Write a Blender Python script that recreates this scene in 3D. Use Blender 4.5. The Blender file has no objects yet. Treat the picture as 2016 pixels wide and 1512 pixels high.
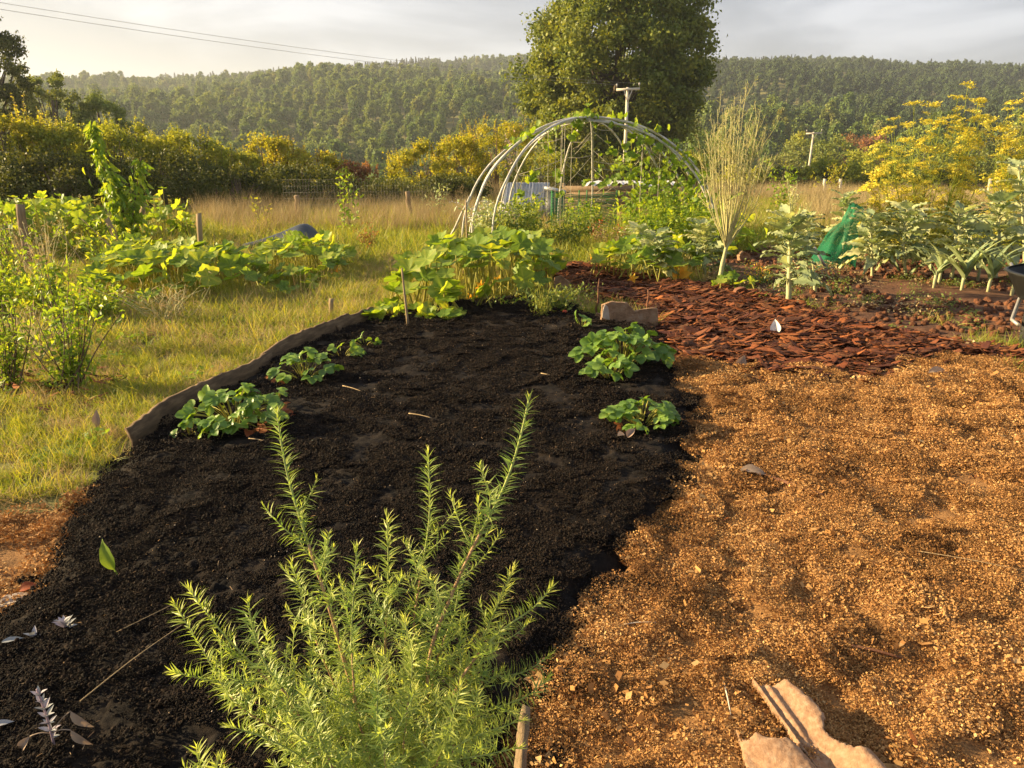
import bpy, math
import numpy as np
from math import sin, cos, tan, pi, radians, atan2, hypot, sqrt
C = bpy.context.scene.collection
scene = bpy.context.scene
# ------------------------------------------------------------ camera
CAMZ, FPX, PITCH = 1.6, 1456.0, radians(17.39)
cam = bpy.data.objects.new('camera', bpy.data.cameras.new('camera'))
C.objects.link(cam); scene.camera = cam
cam.location = (0, 0, CAMZ); cam.rotation_euler = (radians(90) - PITCH, 0, 0)
cam.data.sensor_width = 36; cam.data.lens = 36 * FPX / 2016
cam.data.clip_start = 0.05; cam.data.clip_end = 6000
# ------------------------------------------------------------ light
SUN_EL, SUN_AZ = radians(19), radians(-80)      # azimuth measured from +Y (view) towards +X; negative = left
world = bpy.data.worlds.new('World'); scene.world = world; world.use_nodes = True
def sun_world():
    nt = world.node_tree; nt.nodes.clear(); N = nt.nodes.new; L = nt.links.new
    out = N('ShaderNodeOutputWorld'); sky = N('ShaderNodeTexSky'); sky.sky_type = 'NISHITA'
    sky.sun_disc = False; sky.sun_elevation = SUN_EL; sky.sun_rotation = SUN_AZ
    b1 = N('ShaderNodeBackground'); b1.inputs[1].default_value = 0.05; L(sky.outputs[0], b1.inputs[0])
    tc = N('ShaderNodeTexCoord'); mp = N('ShaderNodeMapping'); mp.inputs['Scale'].default_value = (1.7, 1.7, 6.5)
    L(tc.outputs['Generated'], mp.inputs[0])
    n = N('ShaderNodeTexNoise'); n.inputs['Scale'].default_value = 2.1; n.inputs['Detail'].default_value = 7
    n.inputs['Roughness'].default_value = 0.5; n.inputs['Distortion'].default_value = 0.35; L(mp.outputs[0], n.inputs['Vector'])
    r = N('ShaderNodeValToRGB'); e = r.color_ramp.elements
    e[0].position = 0.42; e[0].color = (0.088, 0.104, 0.140, 1); e[1].position = 0.66; e[1].color = (0.225, 0.238, 0.272, 1)
    m = r.color_ramp.elements.new(0.53); m.color = (0.130, 0.146, 0.183, 1)
    L(n.outputs['Fac'], r.inputs[0])
    b2 = N('ShaderNodeBackground'); b2.inputs[1].default_value = 1.0; L(r.outputs[0], b2.inputs[0])
    mix = N('ShaderNodeMixShader'); mix.inputs[0].default_value = 0.88
    L(b1.outputs[0], mix.inputs[1]); L(b2.outputs[0], mix.inputs[2]); L(mix.outputs[0], out.inputs[0])
sun_world()
sl = bpy.data.lights.new('sun', 'SUN'); sl.energy = 5.0; sl.angle = radians(0.6); sl.color = (1.0, 0.76, 0.42)
sun = bpy.data.objects.new('sun', sl); C.objects.link(sun)
sun.rotation_euler = (radians(90) - SUN_EL, 0, pi - SUN_AZ)   # lamp -Z points away from the sun
scene.view_settings.view_transform = 'Standard'; scene.view_settings.look = 'None'
scene.view_settings.exposure = 1.8; scene.view_settings.gamma = 1
scene.cycles.max_bounces = 8; scene.cycles.transparent_max_bounces = 8
scene.cycles.volume_bounces = 0
# ------------------------------------------------------------ picture <-> world
def ray(px, py):
    a, u = px - 1008.0, -(py - 756.0); cp, sp = cos(PITCH), sin(PITCH)
    return np.array([a, FPX * cp + u * sp, -FPX * sp + u * cp])
def G(px, py, z=0.0):
    d = ray(px, py); t = (z - CAMZ) / d[2]
    return np.array([0, 0, CAMZ]) + d * t
def A(px, py, Y):
    d = ray(px, py); return np.array([0, 0, CAMZ]) + d * (Y / d[1])
def mpp(P):
    return (P[1] * cos(PITCH) + (CAMZ - P[2]) * sin(PITCH)) / FPX
# ------------------------------------------------------------ noise
def _h(ix, iy, s):
    n = (ix.astype(np.int64) * 374761393 + iy.astype(np.int64) * 668265263 + s * 974634777) & 0xffffffff
    n = ((n ^ (n >> 13)) * 1274126177) & 0xffffffff
    return ((n ^ (n >> 16)) & 0xffffff) / float(0xffffff)
def vn(x, y, s=0):
    x = np.asarray(x, float); y = np.asarray(y, float)
    ix, iy = np.floor(x), np.floor(y); fx, fy = x - ix, y - iy
    fx = fx * fx * (3 - 2 * fx); fy = fy * fy * (3 - 2 * fy)
    a = _h(ix, iy, s); b = _h(ix + 1, iy, s); c = _h(ix, iy + 1, s); d = _h(ix + 1, iy + 1, s)
    return (a * (1 - fx) + b * fx) * (1 - fy) + (c * (1 - fx) + d * fx) * fy
def fbm(x, y, s=0, o=4):
    t = 0; a = 0.5; k = 1.0; w = 0
    for i in range(o):
        t = t + a * vn(x * k + i * 17.3, y * k - i * 9.1, s + i); w += a; a *= 0.5; k *= 2.03
    return t / w
def sstep(a, b, x):
    t = np.clip((x - a) / (b - a), 0, 1); return t * t * (3 - 2 * t)
def poly_sd(poly, x, y):
    """signed distance, positive inside"""
    P = np.array(poly, float); x = np.asarray(x, float); y = np.asarray(y, float)
    d = np.full(x.shape, 1e9); ins = np.zeros(x.shape, bool)
    for i in range(len(P)):
        a, b = P[i], P[(i + 1) % len(P)]; e = b - a
        t = np.clip(((x - a[0]) * e[0] + (y - a[1]) * e[1]) / max(e @ e, 1e-12), 0, 1)
        d = np.minimum(d, np.hypot(x - a[0] - t * e[0], y - a[1] - t * e[1]))
        c = ((a[1] > y) != (b[1] > y)) & (x < (b[0] - a[0]) * (y - a[1]) / ((b[1] - a[1]) if abs(b[1] - a[1]) > 1e-9 else 1e-9) + a[0])
        ins ^= c
    return np.where(ins, d, -d)
# ------------------------------------------------------------ terrain
_cr = [(-900, 135), (0, 152), (160, 146), (400, 140), (560, 131), (760, 117), (930, 105), (1090, 99), (1420, 107), (1560, 102), (1700, 106), (1800, 121), (1900, 110), (2016, 118), (3000, 130)]
_th = []; _te = []
for px, py in _cr:
    d = ray(px, py); _th.append(atan2(d[0], d[1])); _te.append(d[2] / hypot(d[0], d[1]))
def ground(x, y):
    x = np.asarray(x, float); y = np.asarray(y, float)
    d = np.hypot(x, y); th = np.arctan2(x, y)
    z = 0.02 * (fbm(x * 0.9, y * 0.9, 3) - 0.5) * sstep(1, 3, d)
    z = z - 9.0 * np.clip((d - 27) / 150.0, 0, 1)
    te = np.interp(th, _th, _te)
    zc = CAMZ + 880 * te - 14
    t = np.clip((d - 190) / 690.0, 0, 1)
    z = z + (zc + 9) * t ** 0.9 + 26 * (fbm(x / 110, y / 110, 8) - 0.5) * np.clip(t * 4, 0, 1) * np.clip((900 - d) / 250, 0.12, 1)
    z = z - np.clip(d - 900, 0, None) * 0.12
    return z
def gz(x, y): return float(ground(np.array([x]), np.array([y]))[0])
def W(pts): return [tuple(G(a, b)[:2]) for a, b in pts]
BED = W([(-260, 1420), (-80, 1290), (55, 1170), (110, 1060), (180, 970), (255, 900), (370, 806), (560, 700), (700, 645), (780, 628), (900, 600), (1010, 590), (1130, 606), (1190, 640), (1295, 650), (1312, 700), (1345, 760), (1385, 800), (1378, 900), (1350, 1000), (1275, 1090), (1215, 1180), (1170, 1280), (1110, 1360), (1050, 1460), (1030, 1560)]) + [(0.0, 1.15), (-2.6, 1.1), (-2.7, 2.0)]
BARK = W([(1040, 545), (1125, 522), (1290, 552), (1420, 570), (1560, 598), (1650, 640), (1750, 655), (1900, 683), (2030, 706), (2140, 735), (1880, 722), (1830, 745), (1700, 768), (1560, 770), (1410, 757), (1330, 720), (1300, 660), (1230, 610), (1150, 590)])
PLOT = W([(1330, 520), (1500, 490), (1700, 500), (2300, 510), (2400, 600), (2100, 690), (1990, 712), (1750, 662), (1600, 640), (1440, 585)])
CHIPS = W([(1000, 1560), (1040, 1440), (1100, 1350), (1160, 1280), (1205, 1180), (1265, 1090), (1340, 1000), (1368, 900), (1375, 800), (1330, 745), (1330, 715), (1420, 740), (1700, 745), (1850, 720), (1960, 690), (2150, 715), (2500, 740)]) + [(5.5, 1.2), (0.0, 1.15)]
LCHIP = W([(-300, 1420), (-250, 1080), (0, 1010), (150, 1000), (200, 950), (230, 960), (150, 1090), (60, 1200), (-60, 1310)])
def bedz(x, y):
    sd = poly_sd(BED, x, y)
    return -0.04 + 0.13 * sstep(-0.02, 0.22, sd + 0.05 * (fbm(np.asarray(x) * 6, np.asarray(y) * 6, 31) - 0.5))
def GC(px, py, up=0.0):
    P = G(px, py, 0.05)
    for _ in range(3): P = G(px, py, float(chip_h(P[:1], P[1:2], 1)[0]))
    return P + [0, 0, up]
def GB(px, py):
    P = G(px, py, 0.05)
    for _ in range(3): P = G(px, py, float(bedz(P[:1], P[1:2])[0]))
    return P
# ------------------------------------------------------------ mesh builder
class MB:
    def __init__(s): s.v = []; s.f = {3: [], 4: []}; s.m = {3: [], 4: []}; s.r = []; s.n = 0
    def add(s, V, F, rnd=0.5, mi=0):
        V = np.asarray(V, float); F = np.asarray(F, int)
        s.v.append(V); s.f[F.shape[1]].append(F + s.n); s.m[F.shape[1]].append(np.full(len(F), mi))
        s.r.append(np.broadcast_to(np.asarray(rnd, float), (len(V),))); s.n += len(V); return s
    def inst(s, T, P, M, rnd=None, mi=0):
        TV, TF = T[0], T[1]; k = len(P); tr = T[2] if len(T) > 2 else None
        if k == 0: return s
        V = np.einsum('kij,nj->kni', M, TV) + np.asarray(P)[:, None]
        F = (TF[None] + (np.arange(k) * len(TV))[:, None, None]).reshape(-1, TF.shape[1])
        if rnd is None: rnd = RNG.rand(k)
        rr = np.repeat(np.broadcast_to(rnd, (k,)), len(TV))
        if tr is not None: rr = np.clip(rr * .75 + np.tile(tr, k), 0, 1)
        return s.add(V.reshape(-1, 3), F, rr, mi)
    def tube(s, pts, rad, sides=6, rnd=0.5, mi=0, cap=True):
        P = np.asarray(pts, float); n = len(P); r = np.broadcast_to(np.asarray(rad, float), (n,)).copy()
        if cap:
            P = np.vstack([P[:1], P, P[-1:]]); r = np.concatenate([[1e-5], r, [1e-5]]); n += 2
        T = np.gradient(P, axis=0); T[0] = P[min(2, n - 1)] - P[0]; T[-1] = P[-1] - P[max(n - 3, 0)]
        T /= np.linalg.norm(T, axis=1)[:, None] + 1e-12
        ref = np.array([0.13, 0.31, 0.94]) if abs(T[:, 2]).mean() < 0.8 else np.array([0.95, 0.2, 0.1])
        X = np.cross(T, ref); X /= np.linalg.norm(X, axis=1)[:, None] + 1e-12; Y = np.cross(T, X)
        a = np.arange(sides) * 2 * pi / sides
        V = P[:, None] + r[:, None, None] * (np.cos(a)[None, :, None] * X[:, None] + np.sin(a)[None, :, None] * Y[:, None])
        i = np.arange(n - 1)[:, None] * sides; j = np.arange(sides)[None]; j2 = (j + 1) % sides
        F = np.stack([i + j, i + j2, i + sides + j2, i + sides + j], -1).reshape(-1, 4)
        return s.add(V.reshape(-1, 3), F, rnd, mi)
    def box(s, c, size, rot=None, rnd=0.5, mi=0):
        V = np.array([[x, y, z] for x in (-.5, .5) for y in (-.5, .5) for z in (-.5, .5)]) * size
        if rot is not None: V = V @ np.asarray(rot).T
        return s.add(V + c, [[0, 1, 3, 2], [4, 6, 7, 5], [0, 4, 5, 1], [2, 3, 7, 6], [0, 2, 6, 4], [1, 5, 7, 3]], rnd, mi)
    def build(s, name, mats, parent=None, link=True, smooth=False, origin=None):
        me = bpy.data.meshes.new(name)
        V = np.vstack(s.v) if s.v else np.zeros((0, 3))
        if origin is None and parent is not None: origin = np.array(parent.location)
        if origin is not None: V = V - origin
        fs = [np.vstack(s.f[k]) for k in (3, 4) if s.f[k]]; ms = [np.concatenate(s.m[k]) for k in (3, 4) if s.m[k]]
        loops = np.concatenate([f.ravel() for f in fs]); tot = np.concatenate([np.full(len(f), f.shape[1]) for f in fs])
        me.vertices.add(len(V)); me.vertices.foreach_set('co', V.ravel())
        me.loops.add(len(loops)); me.loops.foreach_set('vertex_index', loops)
        me.polygons.add(len(tot)); st = np.concatenate([[0], np.cumsum(tot)[:-1]])
        me.polygons.foreach_set('loop_start', st); me.polygons.foreach_set('loop_total', tot)
        me.polygons.foreach_set('material_index', np.concatenate(ms))
        if smooth: me.polygons.foreach_set('use_smooth', np.ones(len(tot), bool))
        at = me.attributes.new('rnd', 'FLOAT', 'POINT'); at.data.foreach_set('value', np.concatenate(s.r))
        me.update(calc_edges=True)
        for m in (mats if isinstance(mats, (list, tuple)) else [mats]): me.materials.append(m)
        o = bpy.data.objects.new(name, me)
        if link: C.objects.link(o)
        if parent is not None: o.parent = parent
        elif origin is not None: o.location = tuple(origin)
        return o
RNG = np.random.RandomState(5)
def nrm(v): return v / (np.linalg.norm(v, axis=-1, keepdims=True) + 1e-12)
def frames(d, n, s=1.0):
    y = nrm(np.atleast_2d(d).astype(float)); n = np.broadcast_to(np.asarray(n, float), y.shape)
    x = np.cross(y, n); bad = np.linalg.norm(x, axis=1) < 1e-4; x[bad] = [1, 0, 0]; x = nrm(x); z = np.cross(x, y)
    s = np.asarray(s, float)
    M = np.stack([x, y, z], -1)
    return M * (s[:, None, None] if s.ndim == 1 else (s if s.ndim == 0 else s[:, None, :]))
def rdir(k, rng=None):
    return nrm((rng or RNG).randn(k, 3))
def blade(w=0.3, segs=5, cols=2, fold=0.3, bend=0.25, serr=0.0, rip=0.0, pw=0.8, base=0.0, ex=1.0):
    """leaf along +y, length 1"""
    V = []; seed = 0
    for i in range(segs + 1):
        t = i / segs; hw = w * 0.5 * (max(sin(pi * min(t, 1) ** pw), 0) ** ex + base * (1 - t))
        if serr and 0 < i < segs: hw *= 1 + (serr if i % 2 else -serr)
        for j in range(cols + 1):
            u = j / cols * 2 - 1
            V.append((u * hw, t - 0.02 * (serr > 0) * abs(u) * (i % 2), fold * abs(u) * hw - bend * t * t + rip * sin(i * 2.1 + j * 2.7) * abs(u) * (0.3 + t)))
    c = cols + 1
    F = [(i * c + j, i * c + j + 1, (i + 1) * c + j + 1, (i + 1) * c + j) for i in range(segs) for j in range(cols)]
    return np.array(V), np.array(F)
def rotz(T, a, off=(0, 0, 0)):
    V, F = T; m = np.array([[cos(a), -sin(a), 0], [sin(a), cos(a), 0], [0, 0, 1]])
    return V @ m.T + off, F
def joinT(*Ts):
    V = []; F = []; n = 0
    for v, f in Ts: V.append(v); F.append(f + n); n += len(v)
    return np.vstack(V), np.vstack(F)
QUADLEAF = (np.array([[0, 0, 0], [-.32, .5, .1], [0, 1, -.08], [.32, .5, .1]], float), np.array([[0, 1, 2, 3]]))
def disc_leaf(seg=30, seed=1, lob=0.13, notch=0.55, cup=0.18):
    r_ = np.random.RandomState(seed); V = [(0, 0, 0)]; F = []
    rings = (0.34, 0.7, 1.0)
    for r in rings:
        for k in range(seg):
            a = -pi / 2 + 2 * pi * k / seg
            q = abs(((a + pi / 2 + pi) % (2 * pi)) - pi)
            rr = r * (1 + (lob * cos(5 * (a - pi / 2)) + (0.05 if k % 2 else -0.04)) * r)
            if q < 0.35: rr *= notch + (1 - notch) * q / 0.35
            V.append((rr * cos(a), rr * sin(a), cup * r * r + 0.07 * r * sin(5 * (a - pi / 2) + 1) + r_.uniform(-.02, .02)))
    q4 = []
    for k in range(seg): F.append((0, 1 + k, 1 + (k + 1) % seg, 1 + (k + 1) % seg))
    for g in range(len(rings) - 1):
        for k in range(seg):
            a, b = 1 + g * seg + k, 1 + g * seg + (k + 1) % seg
            q4.append((a, a + seg, b + seg, b))
    V = np.array(V)
    # a fan drawn as quads: use the centre twice is degenerate, so build the centre as tiny ring
    Fq = np.array(q4); c = len(V); V = np.vstack([V, V[1:seg + 1] * 0.02])
    Fc = np.array([(c + k, 1 + k, 1 + (k + 1) % seg, c + (k + 1) % seg) for k in range(seg)])
    a = np.arctan2(V[:, 1], V[:, 0]); tr = np.where((np.cos(5 * (a - pi / 2)) > .8), .28, -.04)
    return V, np.vstack([Fq, Fc]), tr
# ------------------------------------------------------------ materials
def _ramp(nt, cols, pos=None):
    r = nt.nodes.new('ShaderNodeValToRGB'); e = r.color_ramp.elements
    n = len(cols); pos = pos or [i / (n - 1) for i in range(n)]
    while len(e) < n: e.new(0.5)
    for i in range(n): e[i].position = pos[i]; e[i].color = (*cols[i], 1)
    return r
def leafmat(name, cols, trans=0.4, rough=0.5, objr=0.0, spec=0.3, tcol=(1.6, 1.4, 0.4), patchy=0):
    m = bpy.data.materials.new(name); m.use_nodes = True; nt = m.node_tree; N = nt.nodes.new; L = nt.links.new
    b = nt.nodes['Principled BSDF']; out = nt.nodes['Material Output']
    at = N('ShaderNodeAttribute'); at.attribute_name = 'rnd'; fac = at.outputs['Fac']
    if objr:
        oi = N('ShaderNodeObjectInfo'); mx = N('ShaderNodeMix'); mx.inputs[0].default_value = objr
        L(fac, mx.inputs[2]); L(oi.outputs['Random'], mx.inputs[3]); fac = mx.outputs[0]
    cols = [(c[0] * 1.14, c[1], c[2] * .8) if (c[1] > c[0] and c[1] > c[2]) else c for c in cols]
    r = _ramp(nt, cols); L(fac, r.inputs[0])
    tn = N('ShaderNodeTexCoord'); no = N('ShaderNodeTexNoise'); no.inputs['Scale'].default_value = 30; no.inputs['Detail'].default_value = 3
    L(tn.outputs['Object'], no.inputs['Vector'])
    mr = N('ShaderNodeMapRange'); mr.inputs[3].default_value = 0.78; mr.inputs[4].default_value = 1.22; L(no.outputs['Fac'], mr.inputs[0])
    mu = N('ShaderNodeVectorMath'); mu.operation = 'SCALE'; L(r.outputs[0], mu.inputs[0]); L(mr.outputs[0], mu.inputs['Scale'])
    if patchy:   # damp and trodden patches that stay put on the ground
        ge = N('ShaderNodeNewGeometry'); pn = N('ShaderNodeTexNoise'); pn.inputs['Scale'].default_value = patchy; pn.inputs['Detail'].default_value = 5; pn.inputs['Roughness'].default_value = .65; L(ge.outputs['Position'], pn.inputs['Vector'])
        pr = _ramp(nt, [(.50, .46, .42), (.88, .87, .86), (1.05, 1.10, 1.16)], [.36, .48, .62]); L(pn.outputs['Fac'], pr.inputs[0]); pm = N('ShaderNodeVectorMath'); pm.operation = 'MULTIPLY'; L(mu.outputs[0], pm.inputs[0]); L(pr.outputs[0], pm.inputs[1]); mu = pm
    L(mu.outputs[0], b.inputs['Base Color']); b.inputs['Roughness'].default_value = rough
    b.inputs['Specular IOR Level'].default_value = spec
    if trans:
        t = N('ShaderNodeBsdfTranslucent'); v = N('ShaderNodeVectorMath'); v.operation = 'MULTIPLY'; v.inputs[1].default_value = tcol
        L(mu.outputs[0], v.inputs[0]); L(v.outputs[0], t.inputs[0])
        ms = N('ShaderNodeMixShader'); ms.inputs[0].default_value = trans
        L(b.outputs[0], ms.inputs[1]); L(t.outputs[0], ms.inputs[2]); L(ms.outputs[0], out.inputs[0])
    return m
def solid(name, cols, scale=8, rough=0.8, bump=0.0, bscale=None, metal=0, objr=0.0, stretch=(1, 1, 1), pos=None, spec=0.3, det=6, att=False):
    m = bpy.data.materials.new(name); m.use_nodes = True; nt = m.node_tree; N = nt.nodes.new; L = nt.links.new
    b = nt.nodes['Principled BSDF']; tc = N('ShaderNodeTexCoord'); mp = N('ShaderNodeMapping'); mp.inputs['Scale'].default_value = stretch
    L(tc.outputs['Object'], mp.inputs[0])
    no = N('ShaderNodeTexNoise'); no.inputs['Scale'].default_value = scale; no.inputs['Detail'].default_value = det; L(mp.outputs[0], no.inputs['Vector'])
    no.inputs['Roughness'].default_value = 0.6
    fac = no.outputs['Fac']
    if objr or att:
        if att: oi = N('ShaderNodeAttribute'); oi.attribute_name = 'rnd'; src = oi.outputs['Fac']
        else: oi = N('ShaderNodeObjectInfo'); src = oi.outputs['Random']
        mx = N('ShaderNodeMix'); mx.inputs[0].default_value = objr or 0.6; L(fac, mx.inputs[2]); L(src, mx.inputs[3]); fac = mx.outputs[0]
    r = _ramp(nt, cols, pos or [0.25 + 0.5 * i / (len(cols) - 1) for i in range(len(cols))] if not (objr or att) else pos)
    L(fac, r.inputs[0]); L(r.outputs[0], b.inputs['Base Color'])
    b.inputs['Roughness'].default_value = rough; b.inputs['Metallic'].default_value = metal; b.inputs['Specular IOR Level'].default_value = spec
    if bump:
        n2 = N('ShaderNodeTexNoise'); n2.inputs['Scale'].default_value = bscale or scale * 4; n2.inputs['Detail'].default_value = 8; n2.inputs['Roughness'].default_value = 0.7
        L(mp.outputs[0], n2.inputs['Vector'])
        bp = N('ShaderNodeBump'); bp.inputs['Strength'].default_value = 1.0; bp.inputs['Distance'].default_value = bump
        L(n2.outputs['Fac'], bp.inputs['Height']); L(bp.outputs[0], b.inputs['Normal'])
    return m
M = {}
M['ground'] = solid('ground_earth', [(0.09, 0.11, 0.03), (0.17, 0.16, 0.05), (0.30, 0.24, 0.09)], 1.3, 0.95, 0.02, 30)
M['soil'] = solid('dark_compost', [(0.004, 0.0035, 0.003), (0.012, 0.009, 0.0075), (0.034, 0.023, 0.015)], 9, 0.95, 0.006, 160, spec=0.15)
M['crumb'] = solid('compost_crumbs', [(0.004, 0.0035, 0.003), (0.012, 0.009, 0.007), (0.05, 0.03, 0.018)], 20, 0.95, att=True, spec=0.15)
M['speck'] = solid('pale_specks', [(0.20, 0.10, 0.05), (0.4, 0.25, 0.12), (0.6, 0.55, 0.45)], 20, 0.8, att=True)
M['chipbase'] = solid('sawdust', [(0.10, 0.045, 0.015), (0.30, 0.15, 0.05), (0.5, 0.27, 0.10)], 130, 0.9, 0.012, 150)
M['chip'] = leafmat('wood_chips', [(0.15, 0.065, 0.02), (0.38, 0.185, 0.06), (0.50, 0.27, 0.09), (0.66, 0.42, 0.18)], 0.12, 0.9, 0.3, tcol=(1, .8, .5), patchy=2.6)
M['barkbase'] = solid('bark_litter', [(0.03, 0.012, 0.007), (0.09, 0.03, 0.014), (0.2, 0.065, 0.025)], 12, 0.9, 0.02, 60)
M['bark'] = solid('bark_flakes', [(0.03, 0.013, 0.009), (0.09, 0.03, 0.016), (0.20, 0.06, 0.022), (0.09, 0.045, 0.025), (0.40, 0.135, 0.04), (0.12, 0.04, 0.025), (0.05, 0.02, 0.013), (0.17, 0.07, 0.035), (0.30, 0.10, 0.04), (0.07, 0.03, 0.018), (0.60, 0.24, 0.08)], 9, 0.8, 0.006, 60, objr=0.88, spec=0.15)
M['redsoil'] = solid('red_earth', [(0.05, 0.022, 0.012), (0.12, 0.055, 0.028), (0.22, 0.11, 0.055)], 6, 0.95, 0.02, 40)
M['clod'] = solid('earth_clods', [(0.07, 0.028, 0.014), (0.15, 0.06, 0.028), (0.26, 0.115, 0.055)], 10, 0.95, 0.02, 40, objr=0.5)
M['grass'] = leafmat('grass_blades', [(0.12, 0.21, 0.035), (0.19, 0.28, 0.05), (0.31, 0.35, 0.08), (0.50, 0.44, 0.16)], 0.4, 0.6, 0.35)
M['drygrass'] = leafmat('dry_grass', [(0.30, 0.21, 0.10), (0.44, 0.32, 0.16), (0.55, 0.42, 0.23), (0.26, 0.24, 0.09)], 0.35, 0.7, 0.3, tcol=(1.1, 1, .8))
M['meadow'] = leafmat('meadow_grass', [(0.24, 0.175, 0.085), (0.36, 0.275, 0.14), (0.46, 0.37, 0.20), (0.22, 0.20, 0.08)], 0.3, 0.8, 0.3, tcol=(1.1, 1, .8))
M['forest'] = leafmat('wood_foliage', [(0.07, 0.13, 0.04), (0.12, 0.19, 0.05), (0.20, 0.28, 0.07), (0.10, 0.18, 0.065), (0.15, 0.23, 0.06), (0.28, 0.25, 0.09)], 0.25, 0.8, 0.85)
M['darkwood'] = leafmat('dark_wood_foliage', [(0.04, 0.075, 0.035), (0.06, 0.105, 0.05), (0.085, 0.14, 0.06), (0.06, 0.09, 0.04)], 0.2, 0.8, 0.8)  # dark plantation species; cloud shade on the right hill is coloured in too
M['conifer'] = leafmat('conifer_foliage', [(0.02, 0.035, 0.016), (0.035, 0.055, 0.022)], 0.1, 0.8, 0.5)
M['oak'] = leafmat('oak_foliage', [(0.075, 0.13, 0.025), (0.14, 0.20, 0.04), (0.24, 0.29, 0.06)], 0.32, 0.55)
M['hedgeG'] = leafmat('hedge_green', [(0.10, 0.16, 0.03), (0.19, 0.26, 0.045), (0.34, 0.40, 0.07), (0.38, 0.34, 0.09)], 0.4, 0.6, 0.2)
M['hedgeY'] = leafmat('hedge_yellow', [(0.15, 0.20, 0.03), (0.27, 0.31, 0.04), (0.40, 0.40, 0.06), (0.40, 0.27, 0.09)], 0.45, 0.6, 0.1)
M['hedgeR'] = leafmat('hedge_russet', [(0.16, 0.12, 0.04), (0.30, 0.15, 0.08), (0.36, 0.18, 0.11)], 0.4, 0.6, 0.1)
M['hedgeD'] = leafmat('hedge_bramble', [(0.05, 0.075, 0.02), (0.085, 0.115, 0.03), (0.15, 0.15, 0.05)], 0.3, 0.6, 0.2)
M['twig'] = solid('twigs', [(0.10, 0.065, 0.04), (0.2, 0.14, 0.09)], 20, 0.9)
M['trunk'] = solid('trunk_bark', [(0.06, 0.045, 0.03), (0.16, 0.12, 0.08)], 10, 0.95, 0.02, 30)
M['rose'] = leafmat('rosemary_needles', [(0.20, 0.32, 0.11), (0.40, 0.50, 0.15), (0.72, 0.78, 0.20)], 0.4, 0.45, 0, 0.4, tcol=(1.1, 1.2, .6))
M['rosestem'] = solid('rosemary_bark', [(0.22, 0.12, 0.06), (0.42, 0.25, 0.13), (0.5, 0.36, 0.22)], 40, 0.85, 0.001, 150)
M['rosegreen'] = solid('rosemary_shoot', [(0.24, 0.30, 0.08), (0.40, 0.42, 0.14)], 40, 0.8)
M['squash'] = leafmat('squash_leaves', [(0.12, 0.23, 0.04), (0.18, 0.31, 0.05), (0.27, 0.39, 0.07), (0.42, 0.48, 0.09)], 0.5, 0.5)
M['squashstem'] = leafmat('squash_stems', [(0.28, 0.34, 0.08), (0.4, 0.42, 0.12)], 0.3, 0.5)
M['flower'] = leafmat('orange_petals', [(0.85, 0.40, 0.03), (0.95, 0.60, 0.05)], 0.4, 0.5, tcol=(1, 1, 1))
M['straw'] = leafmat('strawberry_leaves', [(0.09, 0.20, 0.04), (0.14, 0.28, 0.06), (0.22, 0.38, 0.08)], 0.4, 0.42, spec=0.45)
M['strawred'] = leafmat('strawberry_old_leaves', [(0.30, 0.06, 0.02), (0.35, 0.16, 0.04)], 0.3, 0.6, tcol=(1, 1, 1))
M['kale'] = leafmat('kale_leaves', [(0.22, 0.32, 0.21), (0.36, 0.46, 0.30), (0.60, 0.66, 0.40)], 0.35, 0.5, tcol=(1.1, 1.15, .6))
M['kalestem'] = solid('kale_stems', [(0.36, 0.38, 0.18), (0.52, 0.50, 0.28)], 14, 0.8, 0.004, 60)
M['deadkale'] = solid('seed_stalks', [(0.40, 0.38, 0.15), (0.55, 0.50, 0.24)], 20, 0.8)
M['pods'] = leafmat('seed_pods', [(0.30, 0.36, 0.09), (0.44, 0.44, 0.14), (0.52, 0.38, 0.2)], 0.3, 0.7, tcol=(1.1, 1, .8))
M['umbel'] = leafmat('fennel_flowers', [(0.62, 0.56, 0.06), (0.85, 0.78, 0.10), (0.70, 0.55, 0.10)], 0.35, 0.6, tcol=(1.1, 1, .6))
M['fennel'] = leafmat('fennel_fronds', [(0.20, 0.30, 0.05), (0.36, 0.44, 0.08)], 0.35, 0.6)
M['leek'] = leafmat('leek_leaves', [(0.20, 0.32, 0.2), (0.36, 0.46, 0.28)], 0.3, 0.45)
M['peach'] = leafmat('fruit_tree_leaves', [(0.12, 0.25, 0.03), (0.20, 0.34, 0.05), (0.34, 0.46, 0.07)], 0.45, 0.45)
M['vine'] = leafmat('vine_leaves', [(0.11, 0.22, 0.03), (0.19, 0.32, 0.05), (0.32, 0.44, 0.06)], 0.5, 0.5)
M['tomato'] = leafmat('tomato_leaves', [(0.09, 0.16, 0.05), (0.15, 0.23, 0.07), (0.24, 0.32, 0.10)], 0.35, 0.6)
M['redfruit'] = solid('red_fruit', [(0.5, 0.05, 0.02), (0.6, 0.09, 0.03)], 5, 0.3)
M['sage'] = leafmat('sage_leaves', [(0.28, 0.30, 0.30), (0.36, 0.36, 0.38), (0.42, 0.36, 0.42)], 0.15, 0.8, tcol=(1, 1, 1))
M['sagestem'] = solid('sage_stems', [(0.26, 0.17, 0.20), (0.4, 0.3, 0.32)], 30, 0.9)
M['deadleaf'] = leafmat('withered_leaves', [(0.28, 0.19, 0.14), (0.38, 0.28, 0.2), (0.5, 0.42, 0.34)], 0.15, 0.8, tcol=(1, .9, .8))
M['board'] = solid('weathered_board', [(0.035, 0.022, 0.012), (0.11, 0.07, 0.036), (0.22, 0.15, 0.08)], 6, 0.9, 0.003, 40, stretch=(1, 1, 5))
M['stake'] = solid('split_wood', [(0.26, 0.18, 0.09), (0.42, 0.31, 0.18)], 20, 0.85, 0.002, 60, stretch=(4, 4, .5))
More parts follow.
